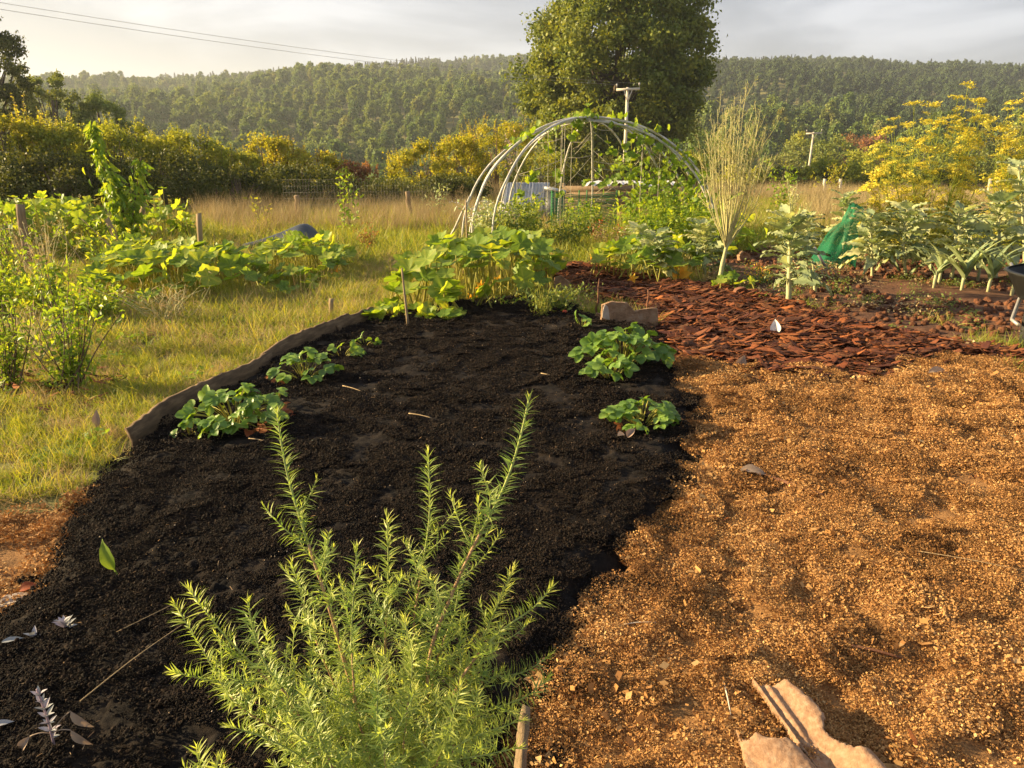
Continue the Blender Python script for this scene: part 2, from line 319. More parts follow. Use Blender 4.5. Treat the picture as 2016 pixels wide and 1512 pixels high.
M['post'] = solid('old_post', [(0.16, 0.11, 0.065), (0.32, 0.23, 0.14)], 14, 0.95, 0.006, 40, stretch=(3, 3, .4))
M['pale'] = solid('pale_pole', [(0.52, 0.46, 0.36), (0.66, 0.60, 0.48)], 10, 0.8)
M['stick'] = solid('brown_stick', [(0.12, 0.05, 0.03), (0.22, 0.10, 0.05)], 30, 0.8, 0.002, 80)
M['pipe'] = solid('plastic_pipe', [(0.42, 0.40, 0.36), (0.64, 0.61, 0.55)], 14, 0.55, 0.0, pos=[0.35, 0.6])
M['cord'] = solid('cord', [(0.38, 0.34, 0.26), (0.5, 0.46, 0.36)], 10, 0.9)
M['terra'] = solid('terracotta', [(0.22, 0.12, 0.065), (0.34, 0.20, 0.115), (0.45, 0.31, 0.20)], 60, 0.95, 0.003, 260)
M['terra2'] = solid('tile_edging', [(0.14, 0.08, 0.045), (0.30, 0.18, 0.10), (0.40, 0.28, 0.18)], 14, 0.95, 0.012, 60)
M['stone'] = solid('pale_stone', [(0.34, 0.27, 0.2), (0.55, 0.45, 0.36)], 16, 0.9, 0.003, 80)
M['tarp'] = solid('black_tarpaulin', [(0.035, 0.042, 0.05), (0.07, 0.08, 0.09)], 4, 0.42, 0.01, 9)
M['rubber'] = solid('black_rubber', [(0.012, 0.012, 0.012), (0.03, 0.028, 0.025)], 20, 0.7)
M['tub'] = solid('black_plastic_tub', [(0.01, 0.011, 0.011), (0.025, 0.025, 0.023)], 8, 0.45)
M['metal'] = solid('grey_steel', [(0.28, 0.27, 0.25), (0.42, 0.4, 0.38)], 12, 0.5, metal=0.5)
M['zinc'] = solid('corrugated_zinc', [(0.36, 0.37, 0.38), (0.52, 0.53, 0.54)], 5, 0.5, metal=0.3)
M['net'] = leafmat('green_netting', [(0.01, 0.16, 0.09), (0.02, 0.30, 0.17)], 0.35, 0.7, tcol=(.8, 1, 1))
_n = M['net'].node_tree; _o = _n.nodes['Material Output']; _t = _n.nodes.new('ShaderNodeBsdfTransparent'); _m = _n.nodes.new('ShaderNodeMixShader'); _m.inputs[0].default_value = .42
_f = _o.inputs[0].links[0].from_socket; _n.links.new(_f, _m.inputs[1]); _n.links.new(_t.outputs[0], _m.inputs[2]); _n.links.new(_m.outputs[0], _o.inputs[0])
M['greenwire'] = solid('green_plastic_wire', [(0.03, 0.16, 0.05), (0.06, 0.26, 0.08)], 10, 0.5)
M['white'] = solid('white_sheet', [(0.6, 0.58, 0.55), (0.75, 0.73, 0.70)], 8, 0.6)
M['pink'] = solid('clay_brick', [(0.35, 0.15, 0.09), (0.5, 0.25, 0.16)], 10, 0.9, 0.004, 50)
# ------------------------------------------------------------ object helpers
def tag(o, label=None, cat=None, group=None, kind=None):
    if label: o['label'] = label
    if cat: o['category'] = cat
    if group: o['group'] = group
    if kind: o['kind'] = kind
    return o
def thing(name, label, cat, loc, group=None):
    o = bpy.data.objects.new(name, None); o.empty_display_size = 0.1; C.objects.link(o); o.location = tuple(float(c) for c in loc)
    return tag(o, label, cat, group)
def copy_tree(o, loc, rz=0.0, sc=1.0, label=None):
    c = o.copy(); C.objects.link(c); c.location = tuple(float(v) for v in loc); c.rotation_euler = (0, 0, rz); c.scale = (sc, sc, sc) if np.isscalar(sc) else sc
    if label: c['label'] = label
    for ch in o.children:
        d = ch.copy(); C.objects.link(d); d.parent = c
        for g in ch.children:
            e = g.copy(); C.objects.link(e); e.parent = d
    return c
def scatter(name, protos, P, rot, scl, label=None, kind='stuff', mat=None):
    P = np.asarray(P, float); k = len(P); me = bpy.data.meshes.new(name)
    me.vertices.add(k); me.vertices.foreach_set('co', P.ravel())
    a = me.attributes.new('rot', 'FLOAT_VECTOR', 'POINT'); a.data.foreach_set('vector', np.asarray(rot, float).ravel())
    scl = np.asarray(scl, float); scl = np.repeat(scl[:, None], 3, 1) if scl.ndim == 1 else scl
    a = me.attributes.new('scl', 'FLOAT_VECTOR', 'POINT'); a.data.foreach_set('vector', scl.ravel())
    a = me.attributes.new('idx', 'INT', 'POINT'); a.data.foreach_set('value', RNG.randint(0, len(protos), k).astype(np.int32))
    o = bpy.data.objects.new(name, me); C.objects.link(o)
    g = bpy.data.node_groups.new(name + '_scatter', 'GeometryNodeTree')
    g.interface.new_socket('Geometry', in_out='INPUT', socket_type='NodeSocketGeometry'); g.interface.new_socket('Geometry', in_out='OUTPUT', socket_type='NodeSocketGeometry')
    N = g.nodes.new; L = g.links.new; gi = N('NodeGroupInput'); go = N('NodeGroupOutput'); ip = N('GeometryNodeInstanceOnPoints'); jn = N('GeometryNodeJoinGeometry')
    for p in protos:
        ob = N('GeometryNodeObjectInfo'); ob.inputs['Object'].default_value = p; ob.inputs['As Instance'].default_value = True; L(ob.outputs['Geometry'], jn.inputs[0])
    def na(n, t):
        x = N('GeometryNodeInputNamedAttribute'); x.data_type = t; x.inputs['Name'].default_value = n; return x.outputs[0]
    er = N('FunctionNodeEulerToRotation'); L(na('rot', 'FLOAT_VECTOR'), er.inputs[0]); L(er.outputs[0], ip.inputs['Rotation'])
    L(na('scl', 'FLOAT_VECTOR'), ip.inputs['Scale']); L(na('idx', 'INT'), ip.inputs['Instance Index']); ip.inputs['Pick Instance'].default_value = True
    L(gi.outputs[0], ip.inputs['Points']); L(jn.outputs[0], ip.inputs['Instance']); L(ip.outputs[0], go.inputs[0])
    o.modifiers.new('scatter', 'NODES').node_group = g
    return tag(o, label, None, None, kind)
# ------------------------------------------------------------ the ground
def sheet_ground():
    rows = np.concatenate([np.geomspace(0.4, 40, 330), np.geomspace(41, 1900, 170)]); cols = np.linspace(radians(-88), radians(88), 360)
    Rr, Th = np.meshgrid(rows, cols, indexing='ij'); X = Rr * np.sin(Th); Y = Rr * np.cos(Th) - 0.6
    Z = ground(X, Y)
    V = np.stack([X, Y, Z], -1).reshape(-1, 3); n = len(cols); i = np.arange(len(rows) - 1)[:, None] * n; j = np.arange(n - 1)[None]
    F = np.stack([i + j, i + j + 1, i + n + j + 1, i + n + j], -1).reshape(-1, 4)
    m = MB(); m.add(V, F); return tag(m.build('ground', M['ground'], smooth=True), 'grassy allotment ground falling away to the wooded valley', None, None, 'structure')
sheet_ground()
def patch(name, poly, zf, mat, label, cell=0.004, edge=0.06, ymin=1.0, ymax=9.5, xr=0.95, low=-0.05):
    ys = np.exp(np.arange(math.log(ymin), math.log(ymax), cell)); us = np.arange(-xr, xr, cell)
    Y, U = np.meshgrid(ys, us, indexing='ij'); X = U * (Y + 0.25)
    sd = poly_sd(poly, X, Y) + 0.06 * (fbm(X * 5, Y * 5, 77) - 0.5)
    t = sstep(-edge, edge, sd); Z = low + (zf(X, Y, sd) - low) * t
    keep = sd > -edge * 1.3
    n = len(us); i = np.arange(len(ys) - 1)[:, None] * n; j = np.arange(n - 1)[None]
    F = np.stack([i + j, i + j + 1, i + n + j + 1, i + n + j], -1).reshape(-1, 4)
    k = keep.ravel(); F = F[k[F].all(1)]; used = np.unique(F); mp = np.full(k.size, -1); mp[used] = np.arange(len(used))
    V = np.stack([X, Y, Z], -1).reshape(-1, 3)[used]
    m = MB(); m.add(V, mp[F]); return tag(m.build(name, mat, smooth=True), label, None, None, 'structure')
def soil_h(X, Y, sd):
    b = 0.09 * sstep(0, 0.22, sd)
    f = fbm(X * 7, Y * 7, 11, 5); g = fbm(X * 34, Y * 34, 12, 3); l = np.clip(vn(X * 26, Y * 26, 5) - 0.62, 0, 1) * sstep(.4, .7, vn(X * 3, Y * 3, 9))
    return 0.0 + b + 0.03 * (f - 0.5) + 0.022 * (g - 0.5) + 0.04 * l
patch('soil_bed', BED, soil_h, M['soil'], 'freshly dug dark compost bed between board and woodchip path', 0.0035, 0.05)
def chip_h(X, Y, sd):
    return 0.05 + 0.085 * (fbm(X * 1.9, Y * 1.9, 21, 3) - 0.5) + 0.05 * (fbm(X * 9, Y * 9, 22, 3) - 0.5)
patch('woodchip_path', CHIPS, chip_h, M['chipbase'], 'orange brown woodchip path right of the dark bed', 0.006, 0.05, xr=1.5)
patch('rotted_chip_path', LCHIP, lambda X, Y, s: 0.015 + 0.05 * (fbm(X * 6, Y * 6, 25, 4) - 0.5), M['chipbase'], 'small reddish chip strip left of the dark bed', 0.007, 0.04, xr=1.2, ymax=5)
patch('bark_path', BARK, lambda X, Y, s: 0.03 + 0.03 * sstep(0, .5, s) + 0.05 * (fbm(X * 4, Y * 4, 23, 4) - 0.5), M['barkbase'], 'path covered in dark red bark mulch beyond the woodchips', 0.006, 0.08, ymin=4)
patch('plot_soil', PLOT, lambda X, Y, s: 0.02 + 0.10 * (fbm(X * 2.5, Y * 2.5, 24, 5) - 0.4), M['redsoil'], 'rough reddish vegetable plot soil under the kale', 0.006, 0.1, ymin=5, ymax=17, xr=1.2)
# ------------------------------------------------------------ scatter stuff
def rpts(n, x0, x1, y0, y1, rng=RNG):
    return rng.uniform(x0, x1, n), rng.uniform(y0, y1, n)
def eul(n, tilt=0.15, rng=RNG):
    return np.stack([rng.normal(0, tilt, n), rng.normal(0, tilt, n), rng.uniform(0, 2 * pi, n)], 1)
def view_mask(x, y, m=1.0): return (np.abs(x) < 0.80 * (y + 0.3) + m)
# chips
def chip_proto(n, r, s0, s1, seed, mat, thick=0.35, up=0.9):
    g = np.random.RandomState(seed); a = g.uniform(0, 2 * pi, n); q = r * np.sqrt(g.rand(n))
    P = np.stack([q * np.cos(a), q * np.sin(a), g.uniform(-.001, .015, n)], 1)
    d = nrm(g.randn(n, 3) * [1, 1, .45]); nn = nrm(g.randn(n, 3) * [up, up, .6] + [0, 0, .5])
    s = g.uniform(s0, s1, n) * g.choice([.5, .8, 1, 1.6], n)
    T = (np.array([[-.3, -.5, 0], [.3, -.45, .06], [.36, .5, 0], [-.26, .42, -.05]]), np.array([[0, 1, 2, 3]]))
    m = MB(); m.inst(T, P, frames(d, nn, s), g.rand(n)); return m.build('chips', mat, link=False)
cp = [chip_proto(1500, .085, .0022, .0062, 40 + i, M['chip'], up=.55) for i in range(5)]
def area_scatter(name, protos, poly, dens_levels, zf, label, tilt=0.1, inset=0.0, rng=RNG, extra=None):
    """dens_levels: (ymin, ymax, density, scale)"""
    Ps = []; Ss = []
    xs = [p[0] for p in poly]
    for (y0, y1, dn, sc) in dens_levels:
        x0, x1 = max(min(xs), -1.0 * y1 - 1), min(max(xs), 1.0 * y1 + 1)
        n = int((x1 - x0) * (y1 - y0) * dn); x, y = rpts(n, x0, x1, y0, y1, rng)
        sd = poly_sd(poly, x, y) + 0.06 * (fbm(x * 5, y * 5, 77) - 0.5)
        k = (sd > inset) & view_mask(x, y)
        if extra is not None: k &= extra(x, y)
        x, y, sd = x[k], y[k], sd[k]
        Ps.append(np.stack([x, y, zf(x, y, sd)], 1)); Ss.append(rng.uniform(.75, 1.3, len(x)) * sc)
    P = np.vstack(Ps); S = np.concatenate(Ss); E_ = eul(len(P), tilt, rng); x, y = P[:, 0], P[:, 1]; e = .02; one = np.full(len(x), .5)
    gx = (zf(x + e, y, one) - zf(x - e, y, one)) / (2 * e); gy = (zf(x, y + e, one) - zf(x, y - e, one)) / (2 * e); c, s_ = np.cos(E_[:, 2]), np.sin(E_[:, 2])
    lx, ly = c * gx + s_ * gy, -s_ * gx + c * gy; E_[:, 0] += np.arctan(ly).clip(-.7, .7); E_[:, 1] -= np.arctan(lx).clip(-.7, .7)
    return scatter(name, protos, P, E_, S, label)
area_scatter('woodchips', cp, CHIPS, [(1.0, 3.2, 190, .95), (3.2, 6.8, 120, 1.2)], chip_h, 'loose orange brown woodchips covering the right hand path', 0.04, -0.03)
area_scatter('larger_woodchips', [chip_proto(26, .09, .009, .02, 50 + i, M['chip'], up=.4) for i in range(4)], CHIPS, [(1.0, 6.8, 30, 1.0)], lambda x, y, s: chip_h(x, y, s) + .006, 'larger pale shavings strewn over the woodchips', 0.08, -0.02)
area_scatter('woodchips', [chip_proto(600, .08, .0035, .008, 60 + i, M['chip']) for i in range(2)], LCHIP, [(2, 4.8, 110, 1.1)], lambda X, Y, s: 0.018 + 0.05 * (fbm(X * 6, Y * 6, 25, 4) - 0.5), 'loose reddish chips on the strip left of the dark bed', 0.15)
# compost crumbs
def lump(seed, sub=1, rough=0.25, flat=0.75):
    g = np.random.RandomState(seed); t = (1 + 5 ** .5) / 2
    V = nrm(np.array([[-1, t, 0], [1, t, 0], [-1, -t, 0], [1, -t, 0], [0, -1, t], [0, 1, t], [0, -1, -t], [0, 1, -t], [t, 0, -1], [t, 0, 1], [-t, 0, -1], [-t, 0, 1]], float))
    F = [[0, 11, 5], [0, 5, 1], [0, 1, 7], [0, 7, 10], [0, 10, 11], [1, 5, 9], [5, 11, 4], [11, 10, 2], [10, 7, 6], [7, 1, 8], [3, 9, 4], [3, 4, 2], [3, 2, 6], [3, 6, 8], [3, 8, 9], [4, 9, 5], [2, 4, 11], [6, 2, 10], [8, 6, 7], [9, 8, 1]]
    V = V.tolist()
    for _ in range(sub):
        c = {}; nf = []
        def mid(a, b):
            k = (min(a, b), max(a, b))
            if k not in c: V.append(list(nrm((np.array(V[a]) + np.array(V[b])) / 2))); c[k] = len(V) - 1
            return c[k]
        for a, b, d in F:
            x, y, z = mid(a, b), mid(b, d), mid(d, a); nf += [[a, x, z], [b, y, x], [d, z, y], [x, y, z]]
        F = nf
    V = np.array(V); V = V * (1 + rough * g.randn(len(V), 1)) * [1, g.uniform(.7, 1), flat]
    return V, np.array(F)
def crumb_proto(seed, n=330, r=.07):
    g = np.random.RandomState(seed); m = MB(); T = [lump(seed + i, 0, .3) for i in range(3)]
    for t in T:
        k = n // 3; a = g.uniform(0, 2 * pi, k); q = r * np.sqrt(g.rand(k)); s = np.abs(g.normal(0, .0017, k)) + .0011; s[g.rand(k) < .02] *= 2.0
        m.inst(t, np.stack([q * np.cos(a), q * np.sin(a), g.uniform(0, .006, k)], 1), frames(rdir(k, g), rdir(k, g), s), g.rand(k))
    k = 70; a = g.uniform(0, 2 * pi, k); q = r * np.sqrt(g.rand(k)); d = nrm(g.randn(k, 3) * [1, 1, .3])
    m.inst((np.array([[-.5, 0, 0], [.5, 0, 0], [.4, 1, 0], [-.4, 1, 0]]), np.array([[0, 1, 2, 3]])), np.stack([q * np.cos(a), q * np.sin(a), np.full(k, .006)], 1), frames(d, (0, 0, 1), np.stack([g.uniform(.0006, .0013, k), g.uniform(.008, .03, k), np.ones(k)], 1)), g.rand(k))
    return m.build('crumbs', M['crumb'], link=False)
area_scatter('compost_crumbs', [crumb_proto(100 + i) for i in range(4)], BED, [(1.1, 3.5, 260, 1.0), (3.5, 8, 110, 1.3)], soil_h, 'dark crumbs and fibres over the compost bed', 0.06, 0.0)
area_scatter('spilled_compost', [crumb_proto(130 + i, 200, .06) for i in range(2)], CHIPS, [(1.0, 6.8, 40, 1.0)], lambda x, y, s: chip_h(x, y, s) + .006, 'dark compost crumbs spilled over the edge of the woodchips', .08, -.05, extra=lambda x, y: poly_sd(BED, x, y) > -.05 - .2 * vn(x * 6, y * 6, 14) ** 2)
def speck_proto(seed):
    g = np.random.RandomState(seed); m = MB(); k = 3; m.inst(lump(seed, 0, .3, .5), g.uniform(-.12, .12, (k, 3)) * [1, 1, 0] + [0, 0, .006], frames(rdir(k, g), rdir(k, g), g.uniform(.0012, .003, k)), g.rand(k)); k = 4; m.inst((np.array([[-.5, 0, 0], [.5, 0, 0], [.4, 1, 0.0], [-.4, 1, 0.0]]), np.array([[0, 1, 2, 3]])), g.uniform(-.15, .15, (k, 3)) * [1, 1, 0] + [0, 0, .009], frames(g.randn(k, 3) * [1, 1, .1], (0, 0, 1), np.stack([g.uniform(.0007, .0016, k), g.uniform(.006, .02, k), np.ones(k)], 1)), g.rand(k) * .7); return m.build('specks', M['speck'], link=False)
area_scatter('bed_specks', [speck_proto(i) for i in range(5)], BED, [(1.1, 8, 24, 1.0)], soil_h, 'pale specks of grit and wood scattered in the dark bed', 0.2, 0.05)
area_scatter('bed_clods', [(lambda q: (MB().add(*[q[0] * .02, q[1]], RNG.rand(len(q[0])))).build('clod', M['soil'], link=False))(lump(200 + i, 2, .10)) for i in range(5)], BED, [(1.1, 8, 7, .7)], soil_h, 'dark clods of compost along the bed', 0.5, 0.03, extra=lambda x, y: vn(x * 2, y * 2, 6) > .45)
area_scatter('chips_on_bed', cp[:2], BED, [(1.1, 6, 26, .5)], soil_h, 'orange chips kicked on to the right edge of the bed', 0.1, 0.0, extra=lambda x, y: (poly_sd(CHIPS, x, y) > -0.12))
# bark flakes
def flake(seed):
    g = np.random.RandomState(seed); L_, w = 1.0, g.uniform(.13, .42); nx, ny = 5, 8; V = []
    e0 = g.uniform(-.22, .22, ny + 1); e1 = g.uniform(-.22, .22, ny + 1); cv = g.uniform(-.6, .6); bn = g.uniform(-.2, .2)
    for s in (0, 1):
        for i in range(ny + 1):
            t = i / ny; wt = w * (0.55 + 0.45 * sin(pi * min(max(t, .08), .92))) 
            for j in range(nx + 1):
                u = j / nx - .5; x = u * wt + (e0[i] if u < 0 else e1[i]) * w * .5 * abs(u) * 2
                V.append((x, t - .5 + .1 * (g.rand() - .5) * (i in (0, ny)), cv * x * x + bn * (t - .5) ** 2 * 2 + (.045 if s else 0) + g.uniform(-.008, .008)))
    n = (nx + 1) * (ny + 1); c = nx + 1; F = []
    for i in range(ny):
        for j in range(nx):
            q = [i * c + j, i * c + j + 1, (i + 1) * c + j + 1, (i + 1) * c + j]; F.append([n + k for k in q]); F.append(q[::-1])
    def side(l):
        for a, b in zip(l[:-1], l[1:]): F.append([a, b, b + n, a + n])
    side([i * c for i in range(ny, -1, -1)]); side([i * c + nx for i in range(ny + 1)]); side([j for j in range(nx + 1)]); side([ny * c + j for j in range(nx, -1, -1)])
    return np.array(V), np.array(F)
fl = [flake(300 + i) for i in range(9)]
flp = [MB().add(v, f, .5).build('flake', M['bark'], link=False) for v, f in fl]
def bark_scatter(name, poly, n, s0, s1, label, zb=0.05, xr=None, yr=None, ori=0.5, rng=RNG):
    xs = [p[0] for p in poly]; ys = [p[1] for p in poly]
    x, y = rpts(n * 4, min(xs), max(xs), min(ys), max(ys), rng); sd = poly_sd(poly, x, y); k = np.where(sd > -0.16 * rng.rand(len(x)) ** 2)[0][:n]
    x, y, sd = x[k], y[k], sd[k]; m = len(k)
    rot = np.stack([rng.normal(0, .22, m), rng.normal(0, .22, m), pi / 2 + rng.normal(0, ori, m)], 1)
    s = rng.uniform(s0, s1, m) * rng.choice([.5, .8, 1, 1.3], m, p=[.3, .3, .3, .1])
    z = zb * sstep(-.05, .25, sd) + .05 * (fbm(x * 4, y * 4, 23, 4) - .5) + rng.uniform(0.0, .05, m)
    return scatter(name, flp, np.stack([x, y, z], 1), rot, np.stack([s, s, s * .5], 1), label)
bark_scatter('bark_mulch', BARK, 9500, .05, .23, 'thick mulch of dark red bark flakes on the path')
bark_scatter('fine_bark', BARK, 9000, .02, .07, 'small splinters between the larger bark flakes', ori=.9)
BL = W([(-60, 800), (-60, 745), (100, 735), (260, 735), (300, 760), (230, 800), (90, 815)])
bark_scatter('bark_mulch', BL, 160, .06, .16, 'brown bark pieces under the small shrub at left', 0.02)
bark_scatter('bark_bits', CHIPS, 420, .012, .05, 'dark bark bits lying about on the woodchips', 0.03, ori=1.5)
# red soil clods
clodp = [MB().add(q[0] * .042, q[1], .5).build('clod', M['clod'], link=False) for q in [lump(400 + i, 2, .13) for i in range(6)]]
area_scatter('earth_clods', clodp, PLOT, [(6.4, 14, 60, 0.8)], lambda x, y, s: .03 + .10 * (fbm(x * 2.5, y * 2.5, 24, 5) - .4), 'reddish clods of dug earth in the vegetable plot', 0.6, 0.05, extra=lambda x, y: vn(x * 1.3, y * 1.3, 66) > .35)
# grass
def tuft(seed, n, r, h0, h1, w, mat, lean=.35, droop=.3, spread=None):
    g = np.random.RandomState(seed); a = g.uniform(0, 2 * pi, n); q = r * np.sqrt(g.rand(n)); P = np.stack([q * np.cos(a), q * np.sin(a), np.full(n, -.01)], 1)
    T = (np.array([[-.5, 0, 0], [.5, 0, 0], [-.42, .4, .0], [.42, .4, .0], [-.25, .75, -droop * .45], [.25, .75, -droop * .45], [-.03, 1, -droop], [.03, 1, -droop]]), np.array([[0, 1, 3, 2], [2, 3, 5, 4], [4, 5, 7, 6]]))
    d = nrm(g.randn(n, 3) * [lean, lean, 0] + [0, 0, 1]); nn = g.randn(n, 3) * [1, 1, .1]
    h = g.uniform(h0, h1, n); m = MB(); m.inst(T, P, frames(d, nn, np.stack([g.uniform(.6, 1.2, n) * w, h, h], 1)), g.rand(n)); return m
gt = [tuft(500 + i, 90, .07, .035, .115, .0038, 'g', .6, .5).build('tuft', M['grass'], link=False) for i in range(4)]
gt2 = [tuft(520 + i, 60, .09, .04, .13, .003, 'g', .7, .5).build('tuft', M['drygrass'], link=False) for i in range(3)]
gl = [tuft(540 + i, 14, .10, .15, .45, .0028, 'g', .45, .3).build('tuft', M['drygrass'], link=False) for i in range(3)]
LAWN = [(-20, 1.5), (-0.2, 1.5), (2, 7), (3, 9), (20, 9), (26, 27), (-26, 27)]
def lawn_ok(x, y):
    return (poly_sd(BED, x, y) < -.03) & (poly_sd(CHIPS, x, y) < -.02) & (poly_sd(BARK, x, y) < -.03) & (poly_sd(PLOT, x, y) < .15) & (poly_sd(LCHIP, x, y) < 0.03)
gzf = lambda x, y, s: ground(x, y)
area_scatter('lawn_grass', gt, LAWN, [(1.5, 6, 85, 1.0), (6, 11, 34, 1.6), (11, 27, 9, 3.0)], gzf, 'short green grass of the path and lawn', .15, extra=lawn_ok)
area_scatter('straw_grass', gt2, LAWN, [(1.5, 6, 60, .85), (6, 11, 42, 1.25), (11, 15, 8, 1.6), (15, 27, 9, 2.8)], gzf, 'yellow dried grass mixed through the lawn', .3, extra=lambda x, y: lawn_ok(x, y) & (fbm(x * .9, y * .9, 55) + .30 * sstep(3.8, 6.0, y) - .1 * sstep(9, 12, y) > .52))
area_scatter('long_grass', gl, LAWN, [(3, 8, 5, .9), (8, 16, 5, 1.2)], gzf, 'long pale grass stalks standing in the lawn', .2, extra=lambda x, y: lawn_ok(x, y) & (fbm(x * .7, y * .7, 56) > .5) & (x < -1.2 - 0.1 * y))
mg = [tuft(560 + i, 70, .22, .35, .75, .006, 'g', .25, .25).build('tuft', M['meadow'], link=False) for i in range(4)]
def meadow():
    x, y = rpts(26000, -30, 60, 15.0, 75); d = np.hypot(x, y)
    L1 = poly_sd(W([(380, 470), (410, 400), (900, 402), (930, 455), (880, 470), (700, 468)]), x, y) > -.2
    R1 = (x > 0.42 * y - .6) & (y > 15.5)
    k = view_mask(x, y, 2) & (L1 | R1 | ((y > 24) & (x > -3))) & ((poly_sd(PLOT, x, y) < -.3) | (y > 17)) & ((y < 30) | (RNG.rand(len(x)) < .6))
    x, y = x[k], y[k]; m = len(x)
    rot = eul(m, .1); rot[:, 1] += .25; rot[:, 2] = RNG.normal(0, .6, m)
    scatter('meadow_grass', mg, np.stack([x, y, ground(x, y)], 1), rot, RNG.uniform(.7, 1.15, m) * np.where(y > 30, 1.4, 1), 'tall dry brown meadow grass beyond the plots')
meadow()
ZL = [(9, 17), (-9, 17)]
# low weeds on the plot
def weed(seed, n=60, r=.1, h=.06, s=.02, mat='tomato'):
    g = np.random.RandomState(seed); a = g.uniform(0, 2 * pi, n); q = r * np.sqrt(g.rand(n)); m = MB()
    m.inst(QUADLEAF, np.stack([q * np.cos(a), q * np.sin(a), g.uniform(0, h, n)], 1), frames(nrm(g.randn(n, 3) * [1, 1, .4]), nrm(g.randn(n, 3) * .6 + [0, 0, 1]), g.uniform(.6, 1.3, n) * s), g.rand(n)); return m.build('weed', M[mat], link=False)
wd = [weed(i) for i in range(3)] + [weed(7, 50, .12, .07, .025, 'drygrass')]
area_scatter('low_weeds', wd, PLOT, [(6, 13, 16, 1.2)], lambda x, y, s: .03 + .10 * (fbm(x * 2.5, y * 2.5, 24, 5) - .4), 'low green and straw coloured weeds over the plot soil', .1, extra=lambda x, y: fbm(x * 1.1, y * 1.1, 91) > .52)
area_scatter('lawn_weeds', [weed(20 + i, 40, .09, .06, .028, 'straw') for i in range(3)], LAWN, [(1.6, 12, 9, 1.1)], gzf, 'small broad leaved weeds in the grass', .1, extra=lambda x, y: lawn_ok(x, y) & (vn(x * 1.5, y * 1.5, 93) > .5))
# ------------------------------------------------------------ trees
def clump_crown(rng, cents, rad, nper, size, rz=.8, shell=.55, T=QUADLEAF):
    P = []; D = []
    for c, r in zip(cents, rad):
        u = nrm(rng.randn(nper, 3)); q = r * (shell + (1 - shell) * rng.rand(nper)) * (1 + .18 * rng.randn(nper))
        P.append(c + u * q[:, None] * [1, 1, rz]); D.append(u)
    P = np.vstack(P); D = np.vstack(D); n = len(P)
    nn = nrm(D + rng.randn(n, 3) * .7); d = nrm(rng.randn(n, 3) + [0, 0, -.2])
    return P, frames(d, nn, rng.uniform(.6, 1.3, n) * size)
def ellip(rng, n, a, b, c, cz, low=-.6):
    u = nrm(rng.randn(n * 3, 3)); u = u[u[:, 2] > low][:n]; q = rng.uniform(.55, 1.0, len(u)) ** .6
    return u * q[:, None] * [a, b, c] + [0, 0, cz]
def far_tree(seed, h=11, w=7, n=26, nper=60, size=.85, mat='forest'):
    g = np.random.RandomState(seed); m = MB(); c = ellip(g, n, w / 2 * .75, w / 2 * .75, h * .36, h * .56); r = g.uniform(.9, 1.5, n) * w / 8
    P, F = clump_crown(g, c, r, nper, size); m.inst(QUADLEAF, P, F, np.repeat(g.rand(n), nper) * .6 + g.rand(n * nper) * .4)
    m.tube([(0, 0, -1), (0, 0, h * .5)], [.2, .12], 5, .1, 1); return m.build('far_tree', [M[mat], M['trunk']], link=False)
def far_conifer(seed, h=15, w=4.5):
    g = np.random.RandomState(seed); m = MB(); n = 900; t = g.rand(n) ** .7; a = g.uniform(0, 2 * pi, n); q = (1 - t) * w / 2 * (.5 + .5 * g.rand(n)) * (1 + .3 * np.sin(t * 40))
    P = np.stack([q * np.cos(a), q * np.sin(a), 1.5 + t * (h - 1.5)], 1); d = np.stack([np.cos(a), np.sin(a), np.full(n, -.35)], 1)
    m.inst(QUADLEAF, P, frames(d, nrm(g.randn(n, 3) * .4 + [0, 0, 1]), g.uniform(.5, 1, n) * .8), g.rand(n)); m.tube([(0, 0, -1), (0, 0, h)], [.2, .04], 5, .1, 1)
    return m.build('far_conifer', [M['conifer'], M['trunk']], link=False)
ftp = [far_tree(600 + i, h=[10, 14, 9, 15, 11, 12, 8, 13][i], w=[8, 5, 8.5, 5, 9, 4, 6, 7][i]) for i in range(8)]
dtp = [far_tree(640 + i, h=[11, 13, 10, 12][i], w=[6, 5, 7, 4.5][i], mat='darkwood') for i in range(4)]
